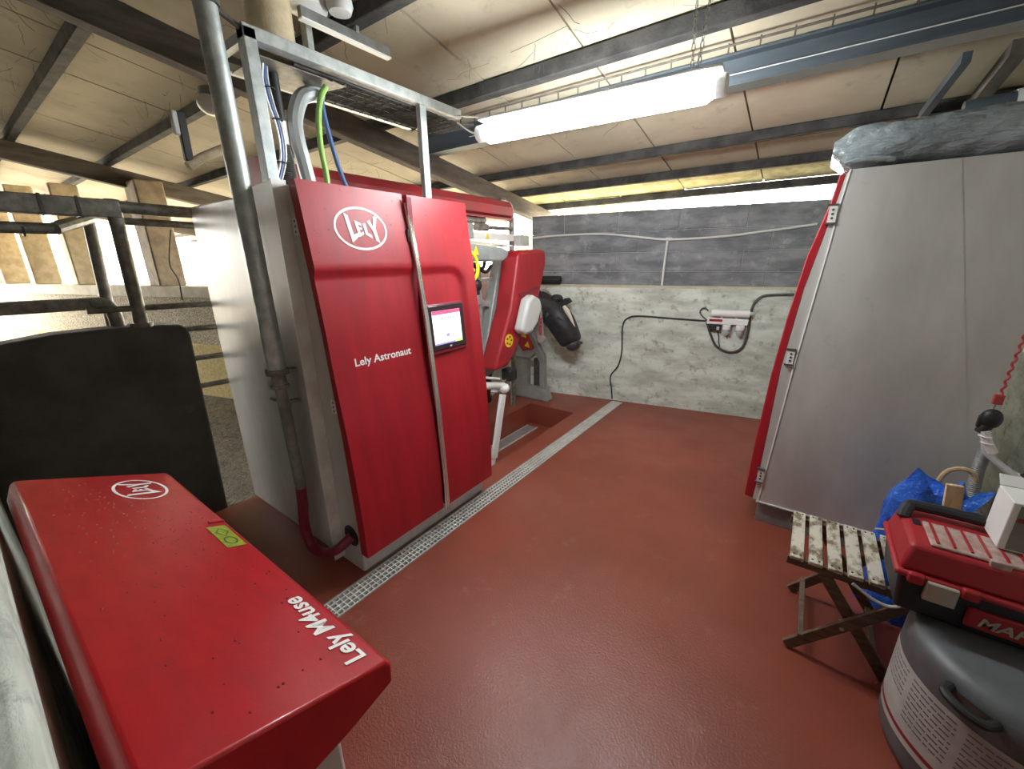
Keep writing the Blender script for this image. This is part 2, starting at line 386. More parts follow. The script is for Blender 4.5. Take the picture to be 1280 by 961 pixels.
rafter(-7.45,-1.3,-7.25,5.1,.14,.2,m_rafter)
rafter(-11.6,-1.3,-11.4,5.1,.14,.2,m_rafter)
# steel beam along the shed with cable ladder on it
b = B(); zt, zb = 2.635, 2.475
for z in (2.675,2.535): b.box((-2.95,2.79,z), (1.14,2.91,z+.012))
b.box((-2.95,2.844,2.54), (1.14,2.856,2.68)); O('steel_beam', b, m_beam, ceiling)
b = B(); b.tube([(-2.4,2.782,2.588),(-.5,2.782,2.583),(1.14,2.782,2.588)], .0028, 6); O('white_cable', b, m_lgrey, ceiling)
cl = thing('cable_ladder', 'thin rusty cable ladder with short uprights above the fluorescent light', 'cable ladder', (-1,2.63,2.65))
b = B(); b.tube([(-2.4,2.63,2.675),(-1.4,2.63,2.67),(.25,2.63,2.655)], .006, 6); O('wire', b, m_rafter, cl)
for k in range(19):
    x = -2.35+k*.14; bb = B(); bb.bar((x,2.63,2.627), (x,2.63,2.672), .007, .007); O('upright', bb, m_rafter, cl)
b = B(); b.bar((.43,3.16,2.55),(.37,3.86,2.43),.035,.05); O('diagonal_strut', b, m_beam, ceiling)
b = B(); b.bar((.60,3.16,2.55),(.58,3.86,2.43),.06,.07); O('diagonal_strut', b, m_rafter, ceiling)
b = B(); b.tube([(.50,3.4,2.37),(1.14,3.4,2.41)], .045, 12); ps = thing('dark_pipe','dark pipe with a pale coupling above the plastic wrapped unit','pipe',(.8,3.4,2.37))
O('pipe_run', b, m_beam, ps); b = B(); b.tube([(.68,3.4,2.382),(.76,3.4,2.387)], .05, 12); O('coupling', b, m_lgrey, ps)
# cobwebs
b = B()
for k in range(420):
    y = random.choice(PURL[2:7]); x = random.uniform(-6.5,.8) if random.random() < .6 else random.uniform(-5.5,-1.2)
    y += random.uniform(-.25,.08); z = roof_z(y)-.002
    n = 4; P = [(x,y,z)]
    if random.random() < .3:
        for i in range(n): P.append((P[-1][0]+random.uniform(-.01,.01), P[-1][1]+random.uniform(-.01,.01), P[-1][2]-random.uniform(.01,.04)))
    else:
        dx, dy = random.uniform(-.1,.1), random.uniform(-.05,.05)
        for i in range(n): P.append((P[-1][0]+dx+random.uniform(-.03,.03), P[-1][1]+dy+random.uniform(-.02,.02), roof_z(P[-1][1]+dy)-random.uniform(.004,.025)))
    b.tube(P, random.uniform(.0005,.0013), 4)
O('cobwebs', b, m_web, ceiling, kind='stuff')

# vegetation on the bank beyond the back wall
def bush(name, c, r, n, label, cat, kind=None):
    root = thing(name, label, cat, (c[0],c[1],-.3))
    bm = B(); rnd = random.Random(int(c[0]*100)+n)
    for k in range(n):
        th = rnd.uniform(0,6.28); ph = math.acos(rnd.uniform(-.2,1)); rr = rnd.uniform(.75,1.02)
        p = Vector((c[0]+r[0]*rr*math.sin(ph)*math.cos(th), c[1]+r[1]*rr*math.sin(ph)*math.sin(th), c[2]+r[2]*rr*math.cos(ph)))
        s_ = rnd.uniform(.06,.13); u = Vector((rnd.uniform(-1,1),rnd.uniform(-1,1),rnd.uniform(-1,1))).normalized(); w = u.orthogonal().normalized()
        bm.add([p-u*s_, p+w*s_*.5, p+u*s_, p-w*s_*.5], [(0,1,2,3)])
    O('foliage', bm, m_leaf, root, recalc=False, kind='stuff')
    core = B(); core.ball(c, (r[0]*.8,r[1]*.8,r[2]*.85), 16, 10); O('crown', core, m_leaf, root)
    st = B(); st.tube([(c[0],c[1],-.4),(c[0]+.05,c[1],c[2])], .12, 8); O('stem', st, m_rafter, root)
bush('bush', (-4.9,10.5,1.6), (2.0,1.3,1.75), 3500, 'bright yellow green bush beyond the back wall, nearest the rafter end', 'bush')
bush('bush', (-7.2,12.5,1.4), (1.5,1.2,1.7), 3000, 'bright bush beyond the yard, glimpsed past the red top rail', 'bush')

# ================================================================== OBJECTS
# ---- the milking robot cabinet on the left
PZ = [.0,.15,.34,.81,1.33,1.63,1.98,2.1]; PX = [-1.666,-1.665,-1.664,-1.686,-1.730,-1.764,-1.815,-1.835]
def prof(z):
    for i in range(len(PZ)-1):
        if z <= PZ[i+1]: return PX[i]+(PX[i+1]-PX[i])*(z-PZ[i])/(PZ[i+1]-PZ[i])
    return PX[-1]
def sst(a, c, x):
    t = min(max((x-a)/(c-a), 0), 1); return t*t*(3-2*t)
def recess(y, z):
    r = .10; yc, zc = 1.925-r, 1.60-r                  # rounded upper right corner of the recess
    if y > yc and z > zc: dd = math.hypot(y-yc, z-zc)-r
    else: dd = max(y-1.925, z-1.60)
    return .020*sst(.018, -.018, dd)*sst(.45, 1.25, z)
def door_x(y, z): return prof(z)-recess(y, z)
robot = thing('milking_robot', 'tall red fronted milking robot cabinet standing left of the drain grate', 'milking robot', (-2.4,1.5,0))
body = [(-3.07,0.03),(-3.07,1.90),(-3.04,1.97),(-1.88,1.975)] + [(prof(z)-.065, z) for z in (1.9,1.63,1.33,.81,.34,.16)] + [(-1.745,.15),(-1.745,.012)]
b = B(); b.prism([(x,1.0,z) for x, z in body], (0,1.02,0)); O('body', b, m_steel, robot, bevel=.008)
b = B(); b.box((-3.0,1.02,0), (-1.748,2.0,.16)); O('plinth', b, m_plinth, robot)
b = B(); b.box((-2.25,.955,.16), (-2.10,1.0,1.985)); O('corner_post', b, m_steel, robot, bevel=.004)
b = B(); b.box((-2.085,.945,.16), (-1.925,1.0,1.985)); O('corner_post', b, m_steel, robot, bevel=.004)
b = B(); b.box((-1.927,.938,.05), (-1.917,1.0,1.99)); O('edge_strip', b, m_steel2, robot)
b = B(); b.tube([(-1.82,.997,.22),(-1.82,1.01,.22)], .062, 20); O('hose_hole', b, m_black, robot)
for z in (1.80,.98):
    b = B(); b.box((prof(z)-.10,.985,z-.035), (prof(z)-.06,1.0,z+.035)); hg = O('hinge', b, m_steel2, robot)
    b = B()
    for q in (-.022,0,.022): b.tube([(prof(z)-.08,.984,z+q),(prof(z)-.08,.986,z+q)], .006, 8)
    O('screw', b, m_dark, hg)
def door(name, y0, y1, z0, z1, ny, nz, lab=None):
    b = B(); T = .058; idx = []
    vs = []; fs = []
    for j in range(nz+1):
        z = z0+(z1-z0)*j/nz
        for i in range(ny+1):
            y = y0+(y1-y0)*i/ny; vs.append((door_x(y,z), y, z))
    W = ny+1
    for j in range(nz):
        for i in range(ny): fs.append((j*W+i, j*W+i+1, (j+1)*W+i+1, (j+1)*W+i))
    b.add(vs, fs)
    # skirt
    rim = [(i,0) for i in range(ny+1)] + [(ny,j) for j in range(1,nz+1)] + [(i,nz) for i in range(ny-1,-1,-1)] + [(0,j) for j in range(nz-1,0,-1)]
    base = len(b.v); n = len(rim)
    for (i,j) in rim:
        v = vs[j*W+i]; b.v.append(Vector((prof(v[2])-T, v[1], v[2])))
    for k in range(n):
        a, c = rim[k], rim[(k+1)%n]
        b.f.append([a[1]*W+a[0], base+k, base+(k+1)%n, c[1]*W+c[0]]); b.fm.append(0)
    b.f.append([base+k for k in range(n)]); b.fm.append(0)
    return O(name, b, m_red, robot, ang=50, label=lab)
dl = door('door', .985, 1.543, .152, 1.985, 34, 92, 'left red door with white oval emblem and lettering')
dr = door('door', 1.578, 2.035, .152, 1.985, 34, 92, 'right red door with a touch screen')
def on_door(yc, zc):
    def f(u, v, h): return Vector((door_x(yc+u, zc+v)+h+.0005, yc+u, zc+v))
    return f
b = B(); put_logo(b, .145, .098, on_door(1.262,1.80)); O('emblem', b, m_decal, dl, recalc=False)
vs, fs = text_mesh('Lely Astronaut', .062, .0012)
w = max(v.x for v in vs); b = B(); k = .352/w
decal(b, [(v.x*k, v.y*k*.92) for v in vs], fs, on_door(1.098,1.163)); O('lettering', b, m_decal, dl, recalc=False)
rnd = random.Random(4)
for dd_, ya, yb in ((dl,1.0,1.53),(dr,1.6,2.0)):
    b = B()
    for k in range(34):
        y, z = rnd.uniform(ya,yb), 1.97-abs(rnd.gauss(0,.33))
        q = rnd.uniform(.0018,.0036); b.ball((door_x(y,z),y,z), (q*.5,q,q*1.3), 6, 4)
    O('fly_specks', b, m_dark, dd_, kind='stuff')
# handle strip between the doors
b = B()
for dy, r in ((0,.011),(.015,.008)):
    b.tube([(prof(z)+.012, 1.560+dy-.01*sst(1.2,1.98,z), z) for z in [ .14+.06*i for i in range(31)]], r, 8)
O('handle_strip', b, m_chrome, robot)
b = B(); b.box((prof(1.78)-.03,1.53,1.745), (prof(1.78)+.012,1.555,1.81)); O('latch', b, m_dark, robot, bevel=.004)
b = B(); b.box((prof(1.4)-.05,1.545,.16), (prof(1.4)-.04,1.576,1.97)); O('door_gap', b, m_dkred, robot)
# touch screen
def on_scr(u, v, h): # u to the right (y), v up (z) on the tilted screen plane
    z = 1.272+v; return Vector((-1.7265-(v)*.085+h, 1.738+u, z))
def scr_rect(b, u0, u1, v0, v1, h0, h1):
    b.add([on_scr(*p) for p in ((u0,v0,h0),(u1,v0,h0),(u1,v1,h0),(u0,v1,h0),(u0,v0,h1),(u1,v0,h1),(u1,v1,h1),(u0,v1,h1))],
          [(3,2,1,0),(4,5,6,7),(0,1,5,4),(1,2,6,5),(2,3,7,6),(3,0,4,7)])
b = B(); scr_rect(b,-.150,.146,-.150,.140,-.03,.002); sur = O('screen_surround', b, m_dkred, robot, bevel=.006)
b = B(); scr_rect(b,-.146,.142,-.128,.132,-.02,.008); scr = O('screen', b, m_bezel, robot, bevel=.005)
b = B(); scr_rect(b,-.125,.105,-.095,.100,.008,.009); O('display', b, m_screen, scr)
b = B(); scr_rect(b,-.125,.105,.078,.100,.009,.0095); O('display_header', b, m_scred, scr)
b = B(); scr_rect(b,.045,.105,-.095,-.080,.009,.0095); O('display_button', b, m_scgrn, scr)
b = B(); scr_rect(b,-.125,.043,-.095,-.085,.009,.0095)
for u in (-.118,-.092): scr_rect(b,u,u+.003,.028,.060,.009,.0095)
for k in range(8):
    u = -.055+k*.0185; scr_rect(b,u,u+.013,.050,.060,.009,.0095); scr_rect(b,u,u+.003,.030,.060,.009,.0095); scr_rect(b,u+.003,u+.012,.030,.034,.009,.0095)
for u, v in ((-.075,-.005),(-.035,.0),(.03,-.01)): scr_rect(b,u,u+.004,v-.012,v+.012,.009,.0095); scr_rect(b,u+.006,u+.022,v-.014,v-.009,.009,.0095)
scr_rect(b,-.028,.0,-.055,-.035,.009,.0095); scr_rect(b,.005,.02,-.055,-.05,.009,.0095)
O('icons', b, m_scblue, scr, kind='stuff')
b = B(); scr_rect(b,-.008,.008,-.117,-.108,.008,.0095); O('button', b, m_white, scr)

# ---- M-shaped sorting box in the foreground
box_ = thing('sorting_box', 'low red milk sorting box with sloping lid in the left foreground', 'box', (-1.2,.15,0))
lid = [(.348,.835),(.350,.880),(.338,.897),(.010,1.024),(-.004,1.027),(-.014,1.018),(-.030,.975),(-.031,.86),(.10,.80),(.25,.815)]
b = B(); b.prism([(-1.87,y,z) for y, z in lid], (1.31,0,0)); lid_o = O('lid', b, m_redwet, box_, bevel=.006, seg=3, ang=30)
b = B(); b.box((-1.78,-.01,.05), (-.66,.272,.86)); O('cabinet', b, m_steel, box_, bevel=.01)
b = B(); b.box((-1.72,.0,0), (-.72,.25,.06)); O('plinth', b, m_plinth, box_)
sl = (1.028-.897)/.338
def on_lid(xc, yc, flip=1):
    def f(u, v, h):
        x, y = xc+u, yc+v
        return Vector((x, y, .897+(.338-y)*sl+h+.0006))
    return f
# text reads from the far side: baseline towards the camera's right edge
def rot_lid(xc, yc):
    base = on_lid(xc, yc)
    return lambda u, v, h: base(-u, -v, h)
b = B(); put_logo(b, .100, .064, rot_lid(-1.697,.236)); O('emblem', b, m_decal, lid_o, recalc=False)
vs, fs = text_mesh('Lely M4use', .05, .0012); w = max(v.x for v in vs); k = .262/w; b = B()
decal(b, [(v.x*k-.131, v.y*k-.012) for v in vs], fs, rot_lid(-.725,.308)); O('lettering', b, m_decal, lid_o, recalc=False)
b = B(); decal(b, [(-.075,-.022),(.075,-.022),(.075,.022),(-.075,.022)], [(0,1,2,3)], on_lid(-1.238,.312)); st = O('warning_label', b, m_label, lid_o, recalc=False, label='green rectangular label')
b = B()
vs, fs = ring2d(.03,.016,.004,4); decal(b, vs, fs, on_lid(-1.265,.312), .0022); vs, fs = ring2d(.025,.015,.004,16); decal(b, vs, fs, on_lid(-1.205,.312), .0022); O('label_print', b, m_dark, st, recalc=False)
f = on_lid(-1.345,.33); b = B(); b.tube([f(0,-.025,.002),f(0,.012,.002)], .005, 8); O('lid_stop', b, m_red, lid_o)
for x, z in ((-1.68,.60),(-1.48,.50)):
    b = B(); b.box((x-.05,-.045,z-.05), (x+.05,-.01,z+.02)); O('bracket', b, m_white, box_, bevel=.004)

# water drops and specks lying on the lid
b = B(); rnd = random.Random(21)
for k in range(230):
    if k < 120: x = -1.45+rnd.gauss(0,.16); y = .20+rnd.gauss(0,.06)
    else: x = rnd.uniform(-1.8,-.6); y = rnd.uniform(.03,.32)
    if not (-1.84 < x < -.58 and .02 < y < .33): continue
    q = rnd.uniform(.0014,.0034); b.ball((x,y,.897+(.338-y)*sl), (q*rnd.uniform(1,1.6),q,q*.6), 6, 4)
O('water_drops', b, m_dkred, lid_o, kind='stuff')

# ---- drain grate along the aisle
gr = thing('drain_grate', 'long narrow galvanised drain grate running along the red floor', 'drain', (-1.665,2.4,-.04))
b = B()
for x in (-1.727,-1.606): b.box((x-.006 if x < -1.7 else x,.2,-.06), (x if x < -1.7 else x+.006,4.46,.004))
b.box((-1.733,4.455,-.06), (-1.60,4.462,.004)); O('frame', b, m_galv, gr)
b = B()
for x in (-1.726,-1.697,-1.668,-1.639,-1.610): b.box((x-.003,.2,-.03), (x+.003,4.455,.002))
y = .21
while y < 4.45: b.box((-1.726,y,-.03), (-1.607,y+.005,.001)); y += .029
tag(O('bars', b, m_steel2, gr), kind='stuff')
b = B(); b.prism([(-2.48,2.5,-.25),(-2.36,2.5,-.25),(-2.36,3.74,-.25),(-2.48,3.74,-.25)], (0,0,.012)); pc = thing('pit_drain_cover','flat steel drain cover in the floor pit below the robot arm','drain',(-2.42,3.1,-.25)); O('plate', b, m_galv, pc, bevel=.003)
b = B(); b.box((-2.49,2.5,-.25), (-2.48,3.75,-.236)); b.box((-2.36,2.5,-.25), (-2.35,3.75,-.236)); O('frame', b, m_steel2, pc)

# ---- robot arm behind the cabinet
arm = thing('robot_arm', 'red and grey milking robot arm hanging over the pit beside the cabinet', 'robot arm', (-2.25,2.9,.4))
b = B()
yz = [(2.05,1.655),(2.86,1.635),(2.93,1.64),(2.985,1.665),(3.01,1.70),(2.995,1.73),(2.94,1.748),(2.05,1.80)]
b.prism([(-2.36,y,z) for y, z in yz], (.17,0,0)); bm_ = O('horizontal_beam', b, m_grey, arm, bevel=.02, seg=3)
b = B(); b.prism([(-2.39,2.05,1.81),(-2.39,3.05,1.76),(-2.18,3.05,1.76),(-2.18,2.05,1.81)], (0,0,.012)); O('top_plate', b, m_steel2, bm_)
def triangle(b, c, u, v, s, n):
    c, u, v, n = Vector(c), Vector(u), Vector(v), Vector(n)
    b.prism([c-u*s*.5-v*s*.4, c+u*s*.5-v*s*.4, c+v*s*.55], n*.002)
def warn(parent, c, u, v, s, n):
    b = B(); triangle(b, c, u, v, s, n); t = O('warning_triangle', b, m_yellow, parent)
    return t
warn(bm_, (-2.19,2.565,1.72), (0,1,-.04), (0,.04,1), .075, (1,0,0))
front = [(3.17,1.70),(3.22,1.73),(3.55,1.745),(3.63,1.735),(3.655,1.71),(3.655,1.60),(3.55,1.33),(3.44,1.07),(3.22,.95),(3.19,.89),(3.0,.69),(2.78,.68),(2.90,.92),(3.05,1.22)]
b = B(); b.prism([(-2.40,y,z) for y, z in front], (.20,0,0)); cov = O('arm_cover', b, m_red, arm, bevel=.035, seg=4)
b = B(); b.prism([(-2.49,y,z) for y, z in [(3.16,1.72),(3.40,1.72),(3.15,.95),(3.02,.60),(2.84,.56),(2.80,.62),(2.82,.74),(2.90,.88)]], (.10,0,0)); O('arm_frame', b, m_grey, arm, bevel=.012)
b = B(); b.prism([(-2.2,y,z) for y, z in [(3.18,1.30),(3.27,1.33),(3.38,1.29),(3.42,1.20),(3.34,1.06),(3.24,.98),(3.13,.97),(3.06,1.02),(3.12,1.16)]], (.11,0,0)); O('camera_housing', b, m_lgrey, arm, bevel=.03, seg=3)
b = B(); b.prism([(-2.204,3.16,1.345),(-2.204,3.50,1.40),(-2.204,3.52,1.365),(-2.204,3.20,1.31)], (.012,0,0)); O('cover_groove', b, m_dkred, cov, bevel=.004)
b = B(); b.tube([(-2.202,3.0,.93),(-2.197,3.0,.93)], .062, 24); em = O('round_sticker', b, m_yellow, cov)
b = B()
for a in range(5):
    t = a*1.2566; b.tube([(-2.199,3.0+.035*math.cos(t),.93+.035*math.sin(t)),(-2.195,3.0+.035*math.cos(t),.93+.035*math.sin(t))], .012, 10)
O('sticker_print', b, m_red, em)
b = B(); b.tube([(-2.3,2.5,.60),(-2.22,2.78,.545),(-2.16,2.86,.53)], .035, 12); b.tube([(-2.3,2.5,.69),(-2.2,2.84,.60)], .012, 8); O('teat_cup_rack', b, m_steel2, arm)
for k in range(4):
    b = B(); b.tube([(-2.42+.02*k,2.42,.56-.05*k),(-2.30,2.72,.50-.05*k)], .012, 8); O('tube', b, m_lgrey, arm)
b = B(); b.ball((-2.16,2.86,.51), (.05,.055,.045), 16, 10); j = O('swivel', b, m_white, arm)
b = B(); b.bar((-2.155,2.83,.46), (-2.145,2.66,-.12), .075, .03, up=(1,0,0)); b.bar((-2.145,2.66,-.12),(-2.14,2.63,-.20), .05, .02, up=(1,0,0)); O('white_flap', b, m_white, j, bevel=.006)
b = B(); b.box((-2.32,3.02,.52), (-2.2,3.14,.64)); O('motor', b, m_black, arm, bevel=.02)
b = B(); b.tube([(-2.26,2.98,.53),(-2.25,3.16,.58)], .012, 8); O('rod', b, m_chrome, arm)
b = B()
for P in ([(-2.42,2.52,1.70),(-2.40,2.70,1.62),(-2.36,2.76,1.5),(-2.38,2.72,1.38)], [(-2.40,2.62,1.66),(-2.34,2.80,1.58),(-2.36,2.88,1.64)], [(-2.40,2.76,1.63),(-2.33,2.84,1.55),(-2.34,2.94,1.60)]): b.tube(P, .016, 8, smooth=5)
O('black_hose', b, m_black, arm)
b = B(); b.ball((-2.36,2.75,1.44), (.05,.05,.06), 10, 8); b.box((-2.40,2.66,1.36), (-2.33,2.76,1.46)); O('valve', b, m_black, arm)
b = B(); b.tube([(-2.2,2.36,1.73),(-2.12,2.44,1.70),(-2.10,2.475,1.60),(-2.11,2.455,1.52),(-2.14,2.40,1.50),(-2.16,2.36,1.55),(-2.13,2.41,1.60),(-2.12,2.45,1.57)], .014, 8, smooth=6); O('yellow_cable', b, m_yelcab, arm)
b = B()
b.bar((-2.45,2.74,1.47),(-2.45,3.12,1.48),.03,.03); b.bar((-2.45,2.72,1.33),(-2.45,3.05,1.24),.05,.05); b.bar((-2.45,2.82,.6),(-2.45,2.82,1.62),.04,.04); b.bar((-2.45,2.90,.9),(-2.45,2.90,1.62),.025,.025)
O('inner_frame', b, m_galv, arm)

# ---- cow stall behind the robot
stall = thing('cow_stall', 'milking stall frame with long red top rail behind the robot cabinet', 'stall', (-2.65,2.6,0))
b = B(); b.prism([(x,1.22,z) for x, z in [(-2.60,2.02),(-2.56,2.03),(-2.56,2.045),(-2.60,2.055),(-2.56,2.07),(-2.57,2.15),(-2.61,2.205),(-2.70,2.23),(-2.80,2.20),(-2.82,2.10),(-2.80,2.02)]], (0,2.38,0)); O('top_rail', b, m_redold, stall, ang=25)
b = B(); b.tube([(-2.66,3.50,2.215),(-2.66,3.60,2.215),(-2.66,3.68,2.17),(-2.66,3.70,2.05),(-2.66,3.70,1.84)], .03, 10, smooth=5); b.tube([(-2.66,3.70,1.86),(-2.66,3.70,0)], .03, 10); O('end_hoop', b, m_galvd, stall)
b = B(); b.tube([(-2.60,2.9,2.0),(-2.60,3.18,2.0)], .028, 10); b.tube([(-2.60,3.05,1.945),(-2.60,3.22,1.945)], .035, 10); b.tube([(-2.60,3.2,1.945),(-2.62,3.66,1.955)], .018, 8); O('air_cylinder', b, m_galvd, stall)
b = B(); b.box((-2.64,2.7,1.835), (-2.60,3.66,1.90)); pn = O('white_guard', b, m_white, stall); warn(pn, (-2.60,3.22,1.868), (0,1,0), (0,0,1), .06, (1,0,0))
b = B(); b.box((-2.66,3.74,1.79), (-2.58,3.92,1.90)); O('junction_box', b, m_lgrey, stall, bevel=.008)
b = B(); b.box((-2.66,2.85,1.84), (-2.58,3.0,1.97)); O('valve_block', b, m_grey, stall, bevel=.006)
b = B(); b.bar((-2.62,2.96,2.12),(-2.60,3.08,1.99),.03,.03); O('strut', b, m_redold, stall)
b = B(); b.box((-2.70,3.08,1.22), (-2.66,3.46,1.56)); O('splash_plate', b, m_white, stall, bevel=.01)
b = B(); b.box((-2.72,2.55,.55), (-2.68,3.30,1.20)); O('lower_plate', b, m_steel, stall, bevel=.01)
b = B()
for y in (2.3,): b.box((-2.72,y,0), (-2.66,y+.06,2.04))
O('post', b, m_galv, stall)
# grey cast stand by the back wall
stand = thing('arm_stand', 'grey cast stand with red warning plate bolted to the floor by the back wall', 'stand', (-2.65,4.08,0))
outer = [(-3.06,.02),(-3.02,.10),(-2.93,.14),(-2.90,.48),(-2.84,.72),(-2.71,.97),(-2.66,.95),(-2.45,.56),(-2.43,.50),(-2.425,.13),(-2.36,.02),(-2.34,0),(-3.06,0)]
b = B()
b.prism([(x,4.02,z) for x, z in [(-2.73,.97),(-2.68,.95),(-2.44,.54),(-2.425,.12),(-2.50,.12),(-2.505,.47),(-2.55,.55),(-2.63,.62),(-2.72,.80)]], (0,.07,0))
b.prism([(x,4.02,z) for x, z in [(-2.92,.12),(-2.66,.12),(-2.665,.50),(-2.90,.50)]], (0,.06,0))
b.prism([(x,4.0,z) for x, z in [(-2.90,.50),(-2.62,.50),(-2.55,.58),(-2.72,.66),(-2.80,.72)]], (0,.08,0))
b.prism([(x,3.98,z) for x, z in [(-3.04,.0),(-2.36,.0),(-2.42,.14),(-2.52,.16),(-2.9,.16),(-2.98,.10)]], (0,.14,0))
O('casting', b, m_grey, stand, bevel=.01)
b = B(); b.prism([(-2.69,3.97,.90),(-2.555,3.97,.635),(-2.71,3.97,.59),(-2.80,3.97,.71)], (0,.03,0)); rp = O('red_plate', b, m_red, stand, bevel=.006)
warn(rp, (-2.685,3.97,.795), (1,0,-.2), (.2,0,1), .075, (0,-1,0)); warn(rp, (-2.64,3.97,.68), (1,0,-.2), (.2,0,1), .075, (0,-1,0))
b = B(); b.box((-2.50,4.05,.14), (-2.60,4.10,.50)); O('dark_gap', b, m_dark, stand)
for z0, z1 in ((.14,.27),(.30,.38),(.46,.52)):
    b = B(); b.box((-2.655,4.06,z0), (-2.605,4.09,z1)); O('white_fitting', b, m_white, stand, bevel=.008)

# ---- fluorescent light with chains
lamp = thing('fluorescent_light', 'lit fluorescent tube light hanging on chains below the roof', 'lamp', (-1.0,2.08,2.36))
LA, LB = Vector((-1.675,2.085,2.352)), Vector((-.475,2.17,2.348))
ld = (LB-LA).normalized(); ln = ld.cross(Vector((0,0,1))).normalized(); lu = ln.cross(ld)
m_tube = M('lit_tube', (.9,.9,.9), .3, emit=(.93,.99,1.0), estr=TUBE_POWER)
b = B(); n = 16; vs = []; fs = []
b.tube([LA+ld*.0+lu*0, LA+ld*.03, LB-ld*.03, LB], [.040,.058,.058,.040], 18); O('diffuser', b, m_tube, lamp)
b = B(); b.bar(LA-ld*.02+lu*.062, LB+ld*.03+lu*.062, .10, .016); O('housing', b, m_lgrey, lamp, bevel=.005)
b = B(); b.tube([LB+ld*.002, LB+ld*.05], .045, 14); O('end_cap', b, m_white, lamp, bevel=.006)
b = B(); b.tube([LA-ld*.05, LA-ld*.002], .045, 14); O('end_cap', b, m_white, lamp, bevel=.006)
def chain(p, q, parent):
    p, q = Vector(p), Vector(q); d = (q-p); n = int(d.length/.030); d.normalize()
    s1 = d.orthogonal().normalized(); s2 = d.cross(s1); b = B()
    for i in range(n):
        c = p+d*(.015+i*.030); s = s1 if i % 2 else s2
        b.tube([c+d*.017*math.cos(t)+s*.008*math.sin(t) for t in [k*math.pi/4 for k in range(8)]], .0022, 5, closed=True)
    O('chain', b, m_galv, parent)
pB = LB-ld*.10+lu*.06; chain(pB, (pB.x-.01,pB.y,roof_z(pB.y)), lamp); chain(pB+ln*.03+ld*.03, (pB.x+.04,pB.y+.05,roof_z(pB.y+.05)), lamp)
b = B(); b.bar(LA+ld*.02+lu*.075, Vector((-2.0,2.20,2.525)), .03, .006); O('end_bracket', b, m_galv, lamp)
b = B(); b.tube([LA-ld*.05, LA-ld*.12+Vector((0,0,.03)), (-1.93,2.13,2.46)], .005, 6, smooth=4); O('flex', b, m_white, lamp)

# ---- galvanised frame on top of the robot and its services
fr = thing('service_gantry', 'galvanised angle frame carrying hoses above the red cabinet', 'frame', (-2.0,1.5,1.98))
b = B(); b.box((-2.03,.955,1.985), (-1.972,1.005,2.545)); O('upright', b, m_galv, fr, bevel=.003)
b = B(); b.bar((-2.0,1.90,1.975),(-2.0,1.90,2.51),.05,.035,up=(1,0,0)); O('upright', b, m_galv, fr, bevel=.003)
b = B(); b.prism([(-2.03,.955,2.505),(-2.03,.955,2.555),(-1.972,.955,2.555),(-1.972,.955,2.505)], (0,1.26,0)); O('top_bar', b, m_galv, fr, bevel=.003)
b = B(); b.box((-2.42,.97,2.51), (-2.37,2.2,2.545)); b.box((-2.42,2.17,2.51), (-1.98,2.2,2.545)); b.box((-2.42,.97,2.51), (-1.98,1.0,2.545)); O('rear_bar', b, m_galv, fr)
b = B()
for k in range(9): x = -2.34+k*.038; b.tube([(x,1.36,2.497),(x,2.28,2.497)], .003, 5)
for k in range(16): y = 1.38+k*.058; b.tube([(-2.34,y,2.493),(-2.03,y,2.493)], .003, 5)
O('wire_tray', b, m_dark, fr)
b = B()
for k in range(7): x = -2.32+k*.042; b.tube([(x,1.2,2.512),(x+.01,1.7,2.506+.004*(k%3)),(x,2.25,2.51),(x+.02,2.42,2.53)], .009, 6, smooth=4)
O('tray_cables', b, m_dark, fr)
b = B(); b.prism([(-2.34,1.05,2.49),(-2.34,1.40,2.49),(-2.06,1.46,2.49),(-2.06,1.05,2.49)], (0,0,.004)); O('cover_plate', b, m_galvd, fr)
def hose(name, pts, r, mat, label, cat='hose', sm=7, n=10):
    b = B(); b.tube(pts, r, n, smooth=sm); return tag(O(name, b, mat), label, cat)
hose('thick_hose', [(-2.2,1.40,2.47),(-2.2,1.335,2.455),(-2.2,1.285,2.42),(-2.2,1.245,2.33),(-2.2,1.24,2.25),(-2.2,1.255,2.14),(-2.2,1.28,1.975)], .036, m_hose, 'thick translucent grey hose curving down into the red cabinet')
hose('green_hose', [(-2.1,1.37,2.475),(-2.1,1.335,2.42),(-2.1,1.31,2.33),(-2.1,1.30,2.20),(-2.1,1.31,2.08),(-2.1,1.31,1.975)], .014, m_green, 'light green hose beside the thick grey hose')
hose('blue_hose', [(-2.25,1.27,2.44),(-2.25,1.275,2.33),(-2.25,1.30,2.19),(-2.25,1.315,1.975)], .014, m_blue, 'blue hose close behind the thick grey hose')
hose('blue_hose', [(-2.15,1.38,2.475),(-2.15,1.37,2.40),(-2.15,1.39,2.26),(-2.15,1.43,2.10),(-2.15,1.48,1.975)], .012, m_blue, 'blue hose slanting away right of the green hose')
hose('thin_hose', [(-2.28,1.22,2.48),(-2.28,1.20,2.40),(-2.28,1.205,2.3),(-2.28,1.23,2.15),(-2.28,1.24,1.975)], .019, m_hose, 'thinner grey hose left of the thick hose')
cd = thing('black_conduit', 'black conduit with a white coupling and ribbed lower end', 'conduit', (-2.2,1.16,1.975))
b = B(); b.tube([(-2.2,1.165,2.50),(-2.2,1.165,2.40),(-2.2,1.17,2.30)], .026, 12); O('pipe', b, m_black, cd)
b = B(); b.tube([(-2.2,1.17,2.30),(-2.2,1.17,2.20)], .024, 12); O('coupling', b, m_white, cd)
b = B(); P = [Vector((-2.2,1.17-.01*k/44,2.20-.225*k/44)) for k in range(45)]; b.tube(P, [.020+.004*(k%2) for k in range(45)], 10); O('ribbed_end', b, m_dark, cd)
